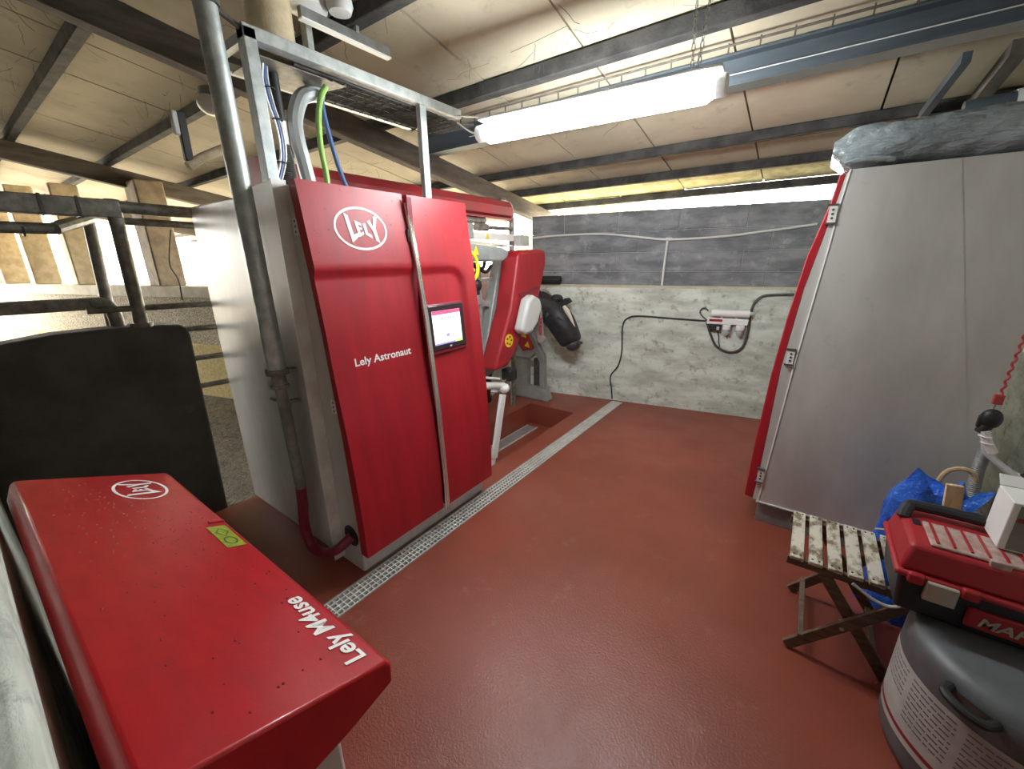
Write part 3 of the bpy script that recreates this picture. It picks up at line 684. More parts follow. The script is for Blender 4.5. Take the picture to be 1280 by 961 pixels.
for i, (dy, mt, lb) in enumerate(((0,m_white,'thin white cable nearest the frame upright'),(.012,m_blue,'thin blue cable between two pale ones'),(.024,m_hose,'thin pale cable tied beside the blue one'))):
    hose('thin_cable', [(-2.12-.01*i,1.09+dy,2.50),(-2.12,1.075+dy,2.42),(-2.12,1.085+dy,2.33),(-2.12,1.105+dy,2.24),(-2.12,1.10+dy,2.12),(-2.12,1.05+dy,1.99)], .0055, mt, lb, 'cable', 6, 6)
for z, y in ((2.40,1.10),(2.28,1.115),(2.10,1.10)):
    b = B(); b.tube([(-2.12+.022*math.cos(t),y+.022*math.sin(t),z) for t in [k*.628 for k in range(10)]], .003, 5, closed=True)
    tag(O('cable_tie', b, m_black), 'black tie around thin cables at %s height' % {2.40:'the upper',2.28:'the middle',2.10:'the lower'}[z], 'cable tie', 'ties on the cable bundle')

# ---- galvanised pole in front of the cabinet side, with pipe and hose below
pole = thing('support_pole', 'round galvanised pole standing before the grey cabinet side', 'pole', (-2.0,.86,1.1))
b = B(); b.tube([(-2.0,.845,2.99),(-2.03,.87,1.14)], .040, 18); O('pipe', b, m_galv, pole)
b = B(); b.tube([(-2.0,.85,2.575),(-2.0,.85,2.60)], .046, 18); b.bar((-2.0,.85,2.585),(-2.0,.985,2.53),.02,.012); O('clamp', b, m_dark, pole)
b = B(); b.tube([(-2.03,.87,1.16),(-2.03,.87,1.135)], .052, 16); b.tube([(-2.03,.87,1.135),(-2.03,.87,1.08)], [.03,.036], 12); b.tube([(-2.03,.87,1.08),(-2.03,.87,1.065)], .042, 14); b.bar((-2.03,.87,1.15),(-1.99,.96,1.15),.03,.012); O('coupling', b, m_galvd, pole)
b = B(); b.tube([(-2.03,.87,1.07),(-2.045,.885,.50)], .027, 14); O('lower_pipe', b, m_plinth, pole)
b = B(); b.bar((-2.04,.88,.985),(-2.0,1.0,.985),.03,.015); b.bar((-2.16,.87,.985),(-1.98,.88,.985),.012,.012); O('wall_bracket', b, m_galvd, pole)
hose('drain_hose', [(-2.045,.885,.52),(-2.06,.885,.40),(-2.10,.89,.24),(-2.08,.895,.12),(-1.98,.90,.10),(-1.87,.93,.15),(-1.82,1.005,.215)], .027, m_dkred, 'dark red hose looping low from the pole into the cabinet', 'hose', 8, 12)

# ---- railing on the dark partition
rl = thing('railing', 'galvanised pipe railing with wide top beam above the dark partition', 'railing', (-3.2,.65,1.3))
b = B(); b.box((-3.20,-1.3,1.895), (-3.12,.70,1.985)); O('top_beam', b, m_galvd, rl, bevel=.006)
for y in (.02,.40,.53):
    b = B(); b.box((-3.205,y,1.89), (-3.115,y+.012,1.99)); O('band', b, m_dark, rl)
b = B(); b.tube([(-3.16,.66,1.30),(-3.16,.68,1.99)], .034, 14); b.tube([(-3.16,.66,1.30),(-3.16,.66,1.325)], .055, 14); O('post', b, m_galvd, rl)
b = B(); b.tube([(-3.62,.60,1.05),(-3.62,.65,1.95)], .030, 12); O('post', b, m_galvd, rl)
b = B(); b.tube([(-3.18,-1.3,1.82),(-3.18,.43,1.83)], .028, 12); b.tube([(-3.18,.43,1.83),(-3.40,.60,1.90),(-3.62,.66,1.92)], .03, 10); O('under_rail', b, m_galvd, rl)
b = B()
for k in range(5): y = -.2+k*.13; b.tube([(-3.18,y,1.82),(-3.18,y+.008,1.82)], .032, 10)
O('clips', b, m_dark, rl, kind='stuff')
b = B(); b.tube([(-3.16,.66,1.955),(-3.16,2.2,1.93)], .032, 12); b.tube([(-3.19,.66,1.885),(-3.19,2.2,1.86)], .02, 10); O('extension_rail', b, m_galvd, rl)
b = B(); b.bar((-3.25,-1.3,1.46),(-3.25,.50,1.445),.05,.065); b.tube([(-3.25,.48,1.445),(-3.25,.54,1.44),(-3.25,.57,1.40),(-3.25,.575,1.29)], .034, 12, smooth=4); O('lower_rail', b, m_galvd, rl, bevel=.006)
for z0, yy in ((1.405,.45),(1.25,.80),(1.06,.80),(.875,.80)):
    b = B(); b.tube([(-3.16,yy,z0+.008),(-3.16,2.2,z0-.03)], .018, 10); O('rail', b, m_galvd, rl)
hose('dangling_wire', [(-3.4,.98,1.86),(-3.4,.95,1.75),(-3.4,.93,1.64),(-3.4,.955,1.55),(-3.4,.95,1.42)], .004, m_black, 'thin black wire dangling from the extension rail left of the cabinet', 'wire', 5, 6)
bs = thing('sensor_bracket', 'black sensor on a pale pipe stub hanging left of the pole', 'bracket', (-2.9,1.0,2.3))
b = B(); b.bar((-2.9,1.0,2.43),(-2.9,.995,2.19),.035,.04); O('black_body', b, m_black, bs, bevel=.006)
b = B(); b.bar((-2.9,.985,2.43),(-2.9,.98,2.31),.03,.06); O('pale_cover', b, m_lgrey, bs, bevel=.01)
b = B(); b.tube([(-2.9,.985,2.165),(-2.9,1.06,2.22),(-2.9,1.25,2.325)], .024, 12); O('pipe_stub', b, m_post, bs)
# lights and bar near the roof
bk = thing('bulkhead_lamp', 'round white bulkhead lamp under the roof left of the pole', 'lamp', (-3.9,1.57,2.8))
b = B(); b.ball((-3.9,1.57,2.80), (.10,.10,.075), 18, 10); O('globe', b, m_lgrey, bk)
b = B(); b.tube([(-3.9,1.60,2.82),(-3.9,1.60,2.90)], .10, 18); O('base', b, m_plinth, bk)
sp = thing('twin_spotlight', 'white round spotlight above the thin metal bar at the top edge', 'lamp', (-2.13,1.36,2.86))
b = B(); b.lathe((-2.16,1.36,2.80), [(.03,.10),(.085,.09),(.10,.03),(.095,.0),(.07,-.01)], 20); O('head', b, m_white, sp)
b = B(); b.lathe((-2.03,1.45,2.80), [(.02,.07),(.055,.06),(.062,.01),(.05,-.02)], 18); O('head', b, m_lgrey, sp)
b = B(); b.tube([(-2.16,1.36,2.88),(-2.16,1.36,2.95)], .02, 10); O('stem', b, m_lgrey, sp)
tb = thing('metal_bar', 'thin metal bar with bright lower edge hanging above the cable frame', 'bar', (-2.14,1.55,2.76))
b = B(); b.box((-2.16,1.31,2.745), (-2.13,1.82,2.79)); O('channel', b, m_plinth, tb)
b = B(); b.box((-2.162,1.31,2.738), (-2.125,1.82,2.746)); O('lower_edge', b, m_white, tb)
b = B(); b.bar((-2.145,1.62,2.78),(-2.145,1.62,2.89),.02,.02); O('hanger', b, m_galv, tb)
b = B(); b.bar((-2.25,1.40,2.95),(-2.25,1.40,2.54),.05,.03); tag(O('flat_hanger', b, m_galv), 'flat galvanised hanger between column and cable frame', 'hanger')

# ---- unit on the right
R2 = thing('milking_robot', 'tall grey sided unit with red edged front at the right of the aisle', 'milking robot', (.4,3.2,0))
rp_ = [(.05,2.03),(.0,1.69),(-.035,1.31),(-.075,.66),(-.105,.16)]
face = [(.061,2.05),(.048,1.90),(.038,1.70),(-.010,1.04),(-.058,.15)]
def seam(z): return .441+(2.065-z)*.234
b = B(); b.prism([(x,2.752,z) for x, z in face]+[(seam(.15),2.752,.15),(seam(2.05),2.752,2.05)], (0,1.02,0)); O('side_sheet', b, m_steel, R2)
b = B(); b.prism([(seam(2.05),2.7535,2.05),(.81,2.7535,2.05),(.81,2.7535,.15),(seam(.45),2.7535,.45)], (0,1.0,0)); O('rear_sheet', b, m_steel, R2)
b = B(); b.box((-.055,2.77,0), (.80,3.75,.16)); O('plinth', b, m_plinth, R2, bevel=.004)
b = B(); b.box((-.065,2.745,.142), (.80,2.755,.150)); O('edge_strip', b, m_steel2, R2)
inner = [(.052,2.03),(.024,1.815),(-.027,1.48),(-.064,1.03),(-.074,.40),(-.085,.15)]
dp = [(.045,2.04),(.026,2.03),(.010,1.90),(-.045,1.64),(-.082,1.31),(-.108,.97),(-.128,.50),(-.134,.16)] + inner[::-1]
b = B(); b.prism([(x,2.765,z) for x, z in dp], (0,.97,0)); O('door', b, m_red, R2, bevel=.006, label='red door seen edge on')
b = B(); b.prism([(x,2.748,z) for x, z in face+[(x+.007,z) for x, z in face[::-1]]], (0,.006,0)); O('bright_edge', b, m_white, R2)
b = B(); b.prism([(x,2.760,z) for x, z in inner+[(x+.004,z) for x, z in face[::-1]]], (0,.9,0)); O('front_return', b, m_steel, R2)
for z, x in ((1.85,.034),(1.10,-.024),(.33,-.060)):
    b = B(); b.box((x-.022,2.742,z-.045), (x+.012,2.765,z+.045)); hh = O('hinge', b, m_steel2, R2)
    b = B(); b.box((x-.03,2.738,z-.048), (x+.014,2.766,z-.040)); b.box((x-.03,2.738,z+.040), (x+.014,2.766,z+.048))
    for q in (-.02,.0,.02): b.tube([(x-.005,2.740,z+q),(x-.005,2.744,z+q)], .006, 8)
    O('hinge_gap', b, m_dark, hh)
# plastic wrap on top
wr = thing('plastic_wrap', 'bundle wrapped in clear crumpled plastic on top of the right unit', 'plastic wrap', (.5,3.1,2.05))
b = B(); rnd = random.Random(3); vs = []; fs = []; nx, nt = 46, 26
for i in range(nx+1):
    u = i/nx; x = -.02+u*.95; endr = sst(-.02,.09,u*.95)*.75+.25
    for k in range(nt):
        t = 2*math.pi*k/nt; c, s = math.cos(t), math.sin(t)
        sc_ = (abs(c)**4+abs(s)**4)**-.25
        rr = 1+.05*math.sin(9*u*3+5*t)*math.sin(17*u+2*t)+rnd.uniform(-.015,.015)
        vs.append((x, 2.98+.25*c*sc_*rr*(.9+.1*endr), 2.157+.098*s*sc_*rr*endr))
for i in range(nx):
    for k in range(nt): fs.append((i*nt+k,i*nt+(k+1)%nt,(i+1)*nt+(k+1)%nt,(i+1)*nt+k))
fs.append(tuple(range(nt-1,-1,-1))); fs.append(tuple(nx*nt+k for k in range(nt))); b.add(vs, fs); O('film', b, m_film, wr, ang=70)
b = B(); b.tube([(.04,2.73,2.075),(.10,2.722,2.085),(.16,2.722,2.08),(.22,2.735,2.072)], .012, 8, smooth=4); O('film_fold', b, m_film, wr)

# ---- filter unit and its wiring on the back wall
def wpt(u, n, z): return W0 + WD*u + WN*n + Vector((0,0,z))
def wu(x): return (x-W0.x)/WD.x
fu = thing('filter_unit', 'small white filter unit with red label on the back wall', 'filter unit', wpt(wu(-.65),-.05,1.0))
def wbox(b, x0, x1, n0, n1, z0, z1): b.xf = WXF; b.box((wu(x0),n0,z0),(wu(x1),n1,z1)); b.xf = None; return b
b = wbox(B(), -.83,-.46,-.06,-.004,.985,1.05); fb = O('bracket_box', b, m_white, fu, bevel=.008)
b = wbox(B(), -.81,-.69,-.063,-.059,1.015,1.04); lb = O('label', b, m_red, fb)
b = B(); b.tube([wpt(wu(-.80),-.06,1.10),wpt(wu(-.785),-.06,1.10),wpt(wu(-.55),-.06,1.10),wpt(wu(-.46),-.06,1.10)], [.030,.036,.036,.036], 14); O('canister', b, m_white, fu)
b = B(); b.tube([wpt(wu(-.46),-.06,1.105),wpt(wu(-.43),-.06,1.105)], .018, 10); O('nozzle', b, m_lgrey, fu)
for x in (-.70,-.57):
    b = wbox(B(), x-.012,x+.012,-.05,-.01,1.05,1.085); O('clip', b, m_white, fu)
for x in (-.645,-.525):
    b = B(); b.tube([wpt(wu(x),-.06,.985),wpt(wu(x),-.06,.935)], .040, 14); cp = O('filter_cap', b, m_white, fu, bevel=.006)
    b = B(); b.lathe(wpt(wu(x),-.06,.935), [(.032,0),(.034,-.03),(.02,-.055),(.008,-.06)], 14); O('bowl', b, m_hose, cp)
b = wbox(B(), -.80,-.695,-.07,-.004,.925,.985); O('solenoid', b, m_black, fu, bevel=.008)
b = wbox(B(), -.735,-.71,-.075,-.06,.93,.965); O('plug', b, m_lgrey, fu)
def wl(pts): return [wpt(wu(x),-n,z) for x, n, z in pts]
hose('wall_cable', wl([(-1.745,.02,.02),(-1.76,.012,.14),(-1.78,.012,.30),(-1.70,.012,.44),(-1.67,.012,.62),(-1.68,.012,.90),(-1.63,.012,1.0),(-1.50,.012,1.03),(-1.17,.012,1.02),(-.84,.012,1.01)]), .008, m_black, 'black cable running down the back wall from the filter unit to the floor', 'cable', 8, 8)
hose('wall_hose', wl([(-.83,.03,1.0),(-.78,.02,.87),(-.72,.016,.76),(-.64,.016,.71),(-.55,.016,.70),(-.475,.016,.76),(-.45,.016,.91),(-.45,.016,1.08),(-.435,.016,1.20),(-.38,.016,1.27),(-.29,.016,1.29),(-.04,.016,1.30)]), .012, m_dark, 'dark hose looping under the filter unit and on behind the right unit', 'hose', 8, 8)
hose('thin_wire', wl([(-.73,.04,.93),(-.705,.02,.86),(-.695,.016,.79),(-.68,.016,.745)]), .006, m_dark, 'thin wire dropping from the black solenoid of the filter unit', 'wire', 5, 6)
hose('small_loop', wl([(-.83,.03,1.02),(-.88,.02,1.06),(-.905,.016,1.10),(-.89,.016,1.135),(-.86,.016,1.14),(-.83,.02,1.115)]), .007, m_dark, 'small black cable loop at the left end of the filter unit', 'cable', 6, 8)
cp_ = thing('wall_conduit', 'pale conduit drooping along the grey blocks with a vertical drop', 'conduit', wpt(wu(-1.28),-.0,1.84))
b = B(); b.tube(wl([(-2.80,-.03,1.895),(-2.4,-.03,1.912),(-1.95,-.03,1.908),(-1.55,-.03,1.86),(-1.28,-.03,1.83),(-.81,-.03,1.842),(-.42,-.03,1.88),(-.04,-.03,1.925)]), .012, 10, smooth=4); O('pipe', b, m_lgrey, cp_)
b = B(); b.tube(wl([(-1.29,-.03,1.83),(-1.30,-.03,1.6),(-1.305,-.03,1.365)]), .012, 10); O('drop_pipe', b, m_lgrey, cp_)
b = B(); b.tube(wl([(-1.31,-.03,1.832),(-1.25,-.03,1.832)]), .018, 10); O('tee', b, m_lgrey, cp_)
b = B(); b.tube(wl([(-2.72,.02,1.411),(-2.42,.02,1.411)]), .05, 14); tag(O('rubber_roll', b, m_black, None, bevel=.01), 'short black rubber roll lying on the back wall ledge', 'rubber roll')

# ---- cow in the stall
cow = thing('cow', 'black cow with thin white blaze looking round beside the back wall', 'cow', (-3.0,3.2,0))
def skin_obj(name, verts, edges, mat, parent, root=0, lv=2):
    me = bpy.data.meshes.new(name); me.from_pydata([v[:3] for v in verts], edges, [])
    o = bpy.data.objects.new(name, me); COL.objects.link(o); me.materials.append(mat)
    md = o.modifiers.new('skin', 'SKIN'); md.use_smooth_shade = True
    for i, v in enumerate(verts):
        sv = me.skin_vertices[0].data[i]; sv.radius = (v[3], v[4] if len(v) > 4 else v[3]); sv.use_root = (i == root)
    sd = o.modifiers.new('sub', 'SUBSURF'); sd.levels = lv; sd.render_levels = lv
    o.parent = parent; o.matrix_parent_inverse = Matrix.Translation(-world_of(parent)); return o
HY = 4.17
V = [(-3.02,2.30,1.22,.20,.22),(-3.02,2.60,1.14,.27,.31),(-3.02,3.00,1.05,.30,.36),(-3.02,3.35,1.08,.27,.34),(-3.0,3.60,1.15,.21,.28),
     (-2.92,3.80,1.15,.19,.25),(-2.80,3.96,1.21,.155,.20),(-2.64,4.07,1.18,.145,.18),(-2.47,4.14,1.09,.15,.18),(-2.36,4.15,1.04,.175,.18),(-2.29,HY-.02,.95,.18,.175),(-2.235,HY-.01,.86,.165,.165),(-2.18,HY,.765,.145,.145),(-2.14,HY,.69,.135,.135),
     # legs
     (-3.18,3.45,.85,.10,.13),(-3.18,3.47,.52,.062,.07),(-3.18,3.45,.12,.045,.045),(-3.18,3.49,.05,.06,.06),
     (-2.86,3.45,.85,.10,.13),(-2.86,3.47,.52,.062,.07),(-2.86,3.45,.12,.045,.045),(-2.86,3.49,.05,.06,.06),
     (-3.18,2.42,.95,.13,.17),(-3.18,2.52,.70,.09,.10),(-3.18,2.36,.46,.052,.062),(-3.18,2.44,.12,.045,.045),(-3.18,2.48,.05,.06,.06),
     (-2.86,2.42,.95,.13,.17),(-2.86,2.52,.70,.09,.10),(-2.86,2.36,.46,.052,.062),(-2.86,2.44,.12,.045,.045),(-2.86,2.48,.05,.06,.06),
     (-3.02,2.16,1.20,.04),(-3.02,2.12,.9,.03),(-3.02,2.13,.55,.035)]
Eg = [(i,i+1) for i in range(13)] + [(3,14),(14,15),(15,16),(16,17),(3,18),(18,19),(19,20),(20,21),(0,22),(22,23),(23,24),(24,25),(25,26),(0,27),(27,28),(28,29),(29,30),(30,31),(0,32),(32,33),(33,34)]
skin_obj('body', V, Eg, m_cow, cow, root=2)
def ear(name, pts, w):
    b = B(); P = [Vector(p) for p in pts]; n = len(P); vs = []; fs = []
    for i, p in enumerate(P):
        d = (P[min(i+1,n-1)]-P[max(i-1,0)]).normalized(); s = d.cross(Vector((0,1,0))).normalized(); nn = s.cross(d)
        ww = w*math.sin(math.pi*(.18+.8*i/(n-1)))
        for k in range(10):
            t = 2*math.pi*k/10; vs.append(p+s*ww*math.cos(t)+nn*ww*.32*math.sin(t))
    for i in range(n-1):
        for k in range(10): fs.append((i*10+k,i*10+(k+1)%10,(i+1)*10+(k+1)%10,(i+1)*10+k))
    fs += [tuple(range(9,-1,-1)), tuple((n-1)*10+k for k in range(10))]; b.add(vs, fs); return O(name, b, m_cow, cow, ang=80)
ear('ear', [(-2.40,HY-.09,1.12),(-2.41,HY-.14,1.09),(-2.405,HY-.18,1.04),(-2.39,HY-.20,.985)], .055)
ear('ear', [(-2.33,HY+.03,1.14),(-2.27,HY+.05,1.18),(-2.225,HY+.055,1.195),(-2.19,HY+.05,1.185)], .040)
b = B(); b.ball((-2.36,HY-.01,1.215), (.075,.085,.05), 14, 8); O('poll', b, m_cow, cow, ang=80)
for s in (-1,1):
    b = B(); b.ball((-2.245,HY-.01+s*.135,.99), (.026,.022,.024), 12, 8); O('eye', b, m_black, cow)
    b = B(); b.tube([(-2.285,HY-.01+s*.136,1.005),(-2.245,HY-.01+s*.150,1.020),(-2.205,HY-.01+s*.134,.995)], .012, 8, smooth=4); O('eyelid', b, m_cow, cow)
b = B(); b.ball((-2.135,HY-.005,.705), (.088,.098,.084), 16, 10); mz = O('muzzle', b, m_muzzle, cow)
for s in (-1,1):
    b = B(); b.ball((-2.055,HY+s*.045,.72), (.02,.014,.014), 10, 6); O('nostril', b, m_black, mz)
b = B(); b.tube([(-2.15,HY-.098,.685),(-2.10,HY-.088,.677),(-2.066,HY-.06,.68),(-2.052,HY-.02,.683)], .007, 8, smooth=4); O('mouth', b, m_black, mz)
b = B(); P = [(-2.235,HY-.06,1.135),(-2.19,HY-.07,1.09),(-2.15,HY-.07,1.03),(-2.115,HY-.06,.96),(-2.095,HY-.05,.92)]
b.tube(P, [.022,.030,.022,.012,.005], 10, smooth=4); O('blaze', b, m_cowwh, cow)
col_ = []
for k in range(24):
    t = 2*math.pi*k/24; col_.append((-2.50+.02*math.cos(t)-.05*math.sin(t)*.5, 4.145+.150*math.cos(t)*.98, 1.10+.205*math.sin(t)))
b = B(); b.tube(col_, .016, 8, closed=True); b.tube([(-2.47,4.0,1.10),(-2.455,3.985,.98),(-2.45,3.99,.88),(-2.45,4.0,.80)], .017, 8); cl_ = O('collar', b, m_strap, cow, label='grey collar strap with red number blocks')
for k in range(5):
    z = 1.0-.042*k; b = B(); b.box((-2.47,3.955,z-.018), (-2.435,3.972,z+.014)); O('number_block', b, m_tag, cl_, bevel=.003)
b = B(); b.tube([(-2.45,3.96,.76),(-2.45,4.02,.76)], .048, 18); O('collar_weight', b, m_strap, cl_, bevel=.008)

# ---- stool, drum, tool box and the things around them
sto = thing('slatted_stool', 'weathered wooden folding stool with slatted seat before the right unit', 'stool', (.3,2.0,0))
for k in range(6):
    x = .112+k*.064; b = B(); b.box((x,1.82,.436), (x+.047,2.205,.452)); s_ = O('slat', b, m_slat, sto, bevel=.002, seg=1)
    b = B()
    for yy in (1.84,2.185):
        for dx in (.012,.035): b.tube([(x+dx,yy,.452),(x+dx,yy,.4545)], .004, 8)
    O('nails', b, m_dark, s_, kind='stuff')
for y in (1.835,2.17): b = B(); b.box((.105,y,.400), (.49,y+.02,.436)); O('seat_rail', b, m_wood, sto, bevel=.002)
for y, yb in ((1.812,1.834),(2.192,2.170)):
    b = B(); b.bar((.165,y,.012),(.475,y,.395),.018,.042,up=(0,0,1)); O('leg', b, m_wood, sto, bevel=.002)
    b = B(); b.bar((.235,yb+.012,.40),(.50,yb+.012,.012),.018,.042,up=(0,0,1)); O('leg', b, m_wood, sto, bevel=.002)
b = B(); b.box((.195,1.80,.075), (.215,2.20,.10)); O('stretcher', b, m_wood, sto, bevel=.002)
b = B(); b.box((.445,1.83,.06), (.465,2.17,.085)); O('stretcher', b, m_wood, sto, bevel=.002)
b = B(); b.tube([(.325,1.80,.205),(.325,1.85,.205)], .008, 8); O('pivot_bolt', b, m_galv, sto)

DC = (.752,1.632,0); dr_ = thing('round_drum', 'grey plastic drum with paper label carrying the tool box', 'drum', DC)
b = B(); b.lathe(DC, [(.26,0),(.288,.02),(.300,.06),(.302,.20),(.302,.42),(.299,.455),(.285,.482),(.25,.495),(.22,.497)], 56); shell = O('shell', b, m_drum, dr_, ang=60)
def drum_patch(b, a0, a1, z0, z1, r, n=14):
    vs = []; fs = []
    for i in range(n+1):
        a = math.radians(a0+(a1-a0)*i/n)
        for z in (z0,z1): vs.append((DC[0]+r*math.cos(a), DC[1]+r*math.sin(a), z))
    for i in range(n): fs.append((2*i,2*i+2,2*i+3,2*i+1))
    b.add(vs, fs)
b = B(); drum_patch(b,165,310,.115,.375,.3035,30); lab = O('paper_label', b, m_paper, dr_, recalc=False)
b = B(); drum_patch(b,168,256,.138,.153,.3042,20); O('red_stripe', b, m_printr, lab, recalc=False)
rnd = random.Random(5); b = B()
for c in range(3):
    a0 = 172+c*30; 
    for k in range(9 if c else 6):
        z = .357-k*.0195; a = a0
        while a < a0+25:
            w = rnd.uniform(2,6); drum_patch(b,a,min(a+w,a0+26),z-.0055,z,.3042,3); a += w+.8
drum_patch(b,262,300,.145,.355,.3042,10)
O('label_text', b, m_print, lab, recalc=False, kind='stuff')
b = B()
a0 = [math.radians(a) for a in (219,221.5,229,236.5,239)]
rr_ = [.300,.335,.345,.335,.300]
b.tube([(DC[0]+r*math.cos(a), DC[1]+r*math.sin(a), .448-.02*(a-a0[0])) for a, r in zip(a0, rr_)], .013, 10, smooth=5); O('handle', b, m_black, dr_)
b = B(); vs = []
drum_patch(b,222,239,.425,.452,.3025,8); O('handle_recess', b, m_dark, dr_, recalc=False)
b = B(); b.tube([(.70,1.36,.47),(.70,1.365,.485)], .03, 14); O('vent_cap', b, m_lgrey, dr_)

TX0, TX1, TY0, TY1 = .385, .99, 1.63, 1.93
tbx = thing('tool_box', 'red and black plastic tool box lying on the grey drum', 'tool box', (.69,1.78,.5))
b = B(); b.prism([(x,y,z) for x, y, z in ((TX0+.02,TY0+.02,.5),(TX1-.02,TY0+.02,.5),(TX1-.02,TY1-.02,.5),(TX0+.02,TY1-.02,.5))], (0,0,.04))
b.add([(TX0+.02,TY0+.02,.5),(TX1-.02,TY0+.02,.5),(TX1-.02,TY1-.02,.5),(TX0+.02,TY1-.02,.5),(TX0+.005,TY0+.005,.645),(TX1,TY0+.005,.645),(TX1,TY1,.645),(TX0+.005,TY1,.645)],
      [(0,3,2,1),(4,5,6,7),(0,1,5,4),(1,2,6,5),(2,3,7,6),(3,0,4,7)]); O('tub', b, m_tboxb, tbx, bevel=.012)
b = B(); b.box((TX0-.008,TY0-.010,.642), (TX1+.01,TY1+.008,.664)); O('rim', b, m_tboxr, tbx, bevel=.008)
b = B(); b.add([(TX0,TY0,.664),(TX1,TY0,.664),(TX1,TY1,.664),(TX0,TY1,.664),(TX0+.018,TY0+.022,.752),(TX1-.01,TY0+.022,.752),(TX1-.01,TY1-.015,.752),(TX0+.018,TY1-.015,.752)],
      [(0,3,2,1),(4,5,6,7),(0,1,5,4),(1,2,6,5),(2,3,7,6),(3,0,4,7)]); tl = O('lid', b, m_tboxr, tbx, bevel=.014, seg=3)
b = B(); b.box((.448,TY0+.035,.752), (.69,TY0+.185,.762)); c1 = O('organiser_lid', b, m_clear, tl, bevel=.004)
for k in range(6):
    x = .462+k*.038; b = B(); b.box((x,TY0+.045,.762), (x+.006,TY0+.175,.766)); O('divider', b, m_tboxr, c1)
b = B(); b.box((.72,TY0+.035,.752), (.96,TY0+.185,.762)); c2 = O('organiser_lid', b, m_clear, tl, bevel=.004)
for x in (.575,.83):
    b = B(); b.box((x,TY0+.022,.745), (x+.045,TY0+.038,.768)); O('clip', b, m_clear, tl, bevel=.003)
b = B(); b.box((.425,TY0+.16,.752), (.445,TY0+.20,.754)); O('slot', b, m_black, tl)
b = B(); b.tube([(.405,TY0+.21,.745),(.415,TY0+.235,.775),(.44,TY0+.25,.782),(.62,TY0+.25,.782),(.65,TY0+.245,.76)], .019, 10, smooth=3); O('handle', b, m_tboxb, tbx)
for x in (.452,):
    b = B(); b.box((x,TY0-.022,.588), (x+.075,TY0-.004,.655)); lt = O('latch', b, m_latch, tbx, bevel=.004)
    for dx in (-.045,.078):
        b = B(); b.box((x+dx,TY0-.02,.632), (x+dx+.042,TY0+.004,.668)); O('latch_lug', b, m_tboxr, tbx, bevel=.007)
b = B(); b.box((.560,TY0-.001,.530), (.83,TY0+.016,.60)); pl_ = O('name_plate', b, m_tboxr, tbx, bevel=.008)
vs, fs = text_mesh('MAHLE', .046, .001); b = B()
decal(b, [(v.x, v.y) for v in vs], fs, lambda u, v, h: Vector((.585+u*1.15+v*.25, TY0-.0015-h, .548+v))); O('lettering', b, m_latch, pl_, recalc=False)

crt = thing('white_carton', 'white carton with dark printed side on the tool box lid', 'box', (.75,1.78,.766))
b = B(); b.box((.605,1.745,.766), (.86,1.87,.93)); O('carton', b, m_card, crt, bevel=.003)
b = B(); b.box((.622,1.7435,.772), (.855,1.7452,.922)); pf = O('printed_front', b, m_cardg, crt)
b = B(); b.box((.624,1.7425,.868), (.853,1.7438,.882)); O('red_band', b, m_printr, pf)
b = B(); b.prism([(.605,1.87,.93),(.86,1.87,.93),(.86,1.90,.955),(.605,1.90,.955)], (0,0,.002)); O('flap', b, m_card, crt)

# blue bag
bag = thing('blue_bag', 'crumpled blue plastic bag between the stool and the tool box', 'bag', (.58,2.3,0))
rnd = random.Random(11); vs = []; fs = []; nz_, nt = 22, 30
for i in range(nz_+1):
    v = i/nz_; z = .70*v
    for k in range(nt):
        t = 2*math.pi*k/nt; r = 1-.12*v+.07*math.sin(3*t+9*v)+.06*math.sin(7*t-5*v)+rnd.uniform(-.02,.02)
        zz = z+(.03*math.sin(3*t+2)+.012*math.sin(6*t+1) if i == nz_ else .012*math.sin(6*t+8*v)*v)
        if i > nz_-3: r *= .93-.12*(i-nz_+2)
        vs.append((.575+.14*r*math.cos(t)-.01*v, 2.325+.095*r*math.sin(t), zz))
for i in range(nz_):
    for k in range(nt): fs.append((i*nt+k,i*nt+(k+1)%nt,(i+1)*nt+(k+1)%nt,(i+1)*nt+k))
fs.append(tuple(range(nt-1,-1,-1))); n0 = len(vs); vs.append((.60,2.325,.60))
for k in range(nt): fs.append((nz_*nt+k,nz_*nt+(k+1)%nt,n0))
b = B(); b.add(vs, fs); O('sack', b, m_bag, bag, ang=60)
b = B(); b.add([(.64,2.28,.64),(.70,2.30,.71),(.745,2.30,.728),(.72,2.27,.690),(.67,2.25,.60)], [(0,1,2,3,4)]); b.add([(.65,2.31,.63),(.72,2.325,.70),(.745,2.30,.728),(.68,2.27,.62)], [(0,1,2,3)])
O('twisted_ear', b, m_bag, bag, recalc=False)
hose('brush_hoop', [(.60,2.42,.62),(.615,2.42,.71),(.64,2.42,.745),(.675,2.42,.755),(.705,2.42,.735),(.715,2.42,.71)], .010, m_pine, 'thin pale wooden hoop sticking out behind the blue bag', 'handle', 6, 8)
b = B(); b.bar((.66,2.10,0),(.595,2.18,.77),.05,.022,up=(0,1,0)); tag(O('pine_stick', b, m_pine, None, bevel=.002), 'raw pine stick leaning between the blue bag and tool box', 'stick')
hose('thin_stick', [(.42,2.24,.453),(.50,2.20,.50),(.58,2.18,.53)], .005, m_pine, 'thin pale rod lying over the stool end towards the blue bag', 'stick', 1, 6)
hose('white_strap', [(.32,1.808,.425),(.38,1.80,.395),(.43,1.80,.385),(.47,1.80,.41),(.50,1.82,.44)], .006, m_paper, 'pale cord hanging round the near end of the stool seat', 'cord', 5, 6)

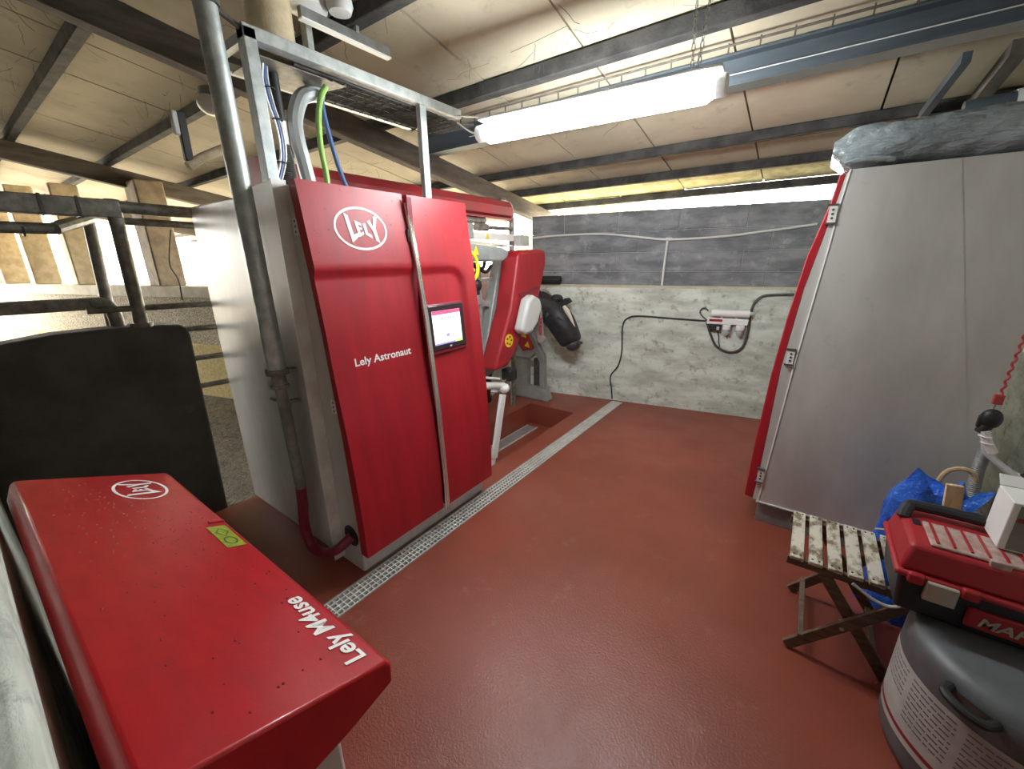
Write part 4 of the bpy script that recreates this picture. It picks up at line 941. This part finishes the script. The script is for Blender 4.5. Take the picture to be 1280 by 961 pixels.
# spray gun on red cord and hoses by the right unit
gun = thing('spray_gun', 'black spray gun hanging on a red cord beside the right unit', 'spray gun', (.74,2.58,.93))
b = B(); P = []
for k in range(60): t = k/59; P.append((.742+.012*t+.004*math.cos(k*1.1), 2.58+.004*math.sin(k*1.1), 1.03+t*.40))
b.tube(P, .005, 6); O('red_cord', b, m_cord, gun)
b = B(); b.box((.725,2.57,1.02), (.757,2.59,1.065)); O('cord_block', b, m_cord, gun, bevel=.004)
b = B(); b.tube([(.74,2.58,1.02),(.738,2.58,1.0),(.742,2.58,.985)], .004, 6); O('hook', b, m_chrome, gun)
b = B(); b.ball((.738,2.57,.955), (.036,.03,.045), 14, 10); b.box((.70,2.56,.91), (.72,2.58,.965)); b.tube([(.735,2.57,.93),(.720,2.57,.885)], .022, 12); O('gun_body', b, m_black, gun, bevel=.004)
b = B(); b.tube([(.722,2.57,.90),(.745,2.57,.85),(.76,2.57,.80),(.83,2.55,.74),(.95,2.52,.66),(1.10,2.48,.60)], .014, 10, smooth=6); O('hose_bundle', b, m_lgrey, gun)
b = B(); b.tube([(.728,2.56,.90),(.748,2.56,.85),(.775,2.56,.805)], .018, 10, smooth=4); O('sleeve', b, m_white, gun)
for z, x in ((.875,.735),(.845,.748),(.73,.85)):
    b = B(); b.tube([(x+.02*math.cos(t),2.56+.02*math.sin(t),z) for t in [k*.785 for k in range(8)]], .003, 5, closed=True); O('tie', b, m_white, gun)
P = spline([Vector(p) for p in [(.765,2.60,.80),(.762,2.60,.70),(.775,2.60,.58),(.80,2.58,.45),(.82,2.55,.20),(.83,2.5,.03)]], 24)
b = B(); b.tube(P, [.021+.003*(i%2) for i in range(len(P))], 10); tag(O('corrugated_hose', b, m_grey), 'grey corrugated hose dropping beside the rear edge of the right unit', 'hose')
hose('black_hose', [(1.05,2.50,.80),(.98,2.54,.775),(.90,2.58,.71),(.86,2.60,.60),(.86,2.58,.40),(.87,2.55,.03)], .020, m_dark, 'smooth black hose curving up from the floor to the right wall', 'hose', 8, 12)
b = B(); b.ball((1.0,2.50,.80), (.05,.04,.035), 12, 8); tag(O('pink_coupling', b, m_pink), 'pale pink plastic coupling at the end of the black hose', 'coupling')
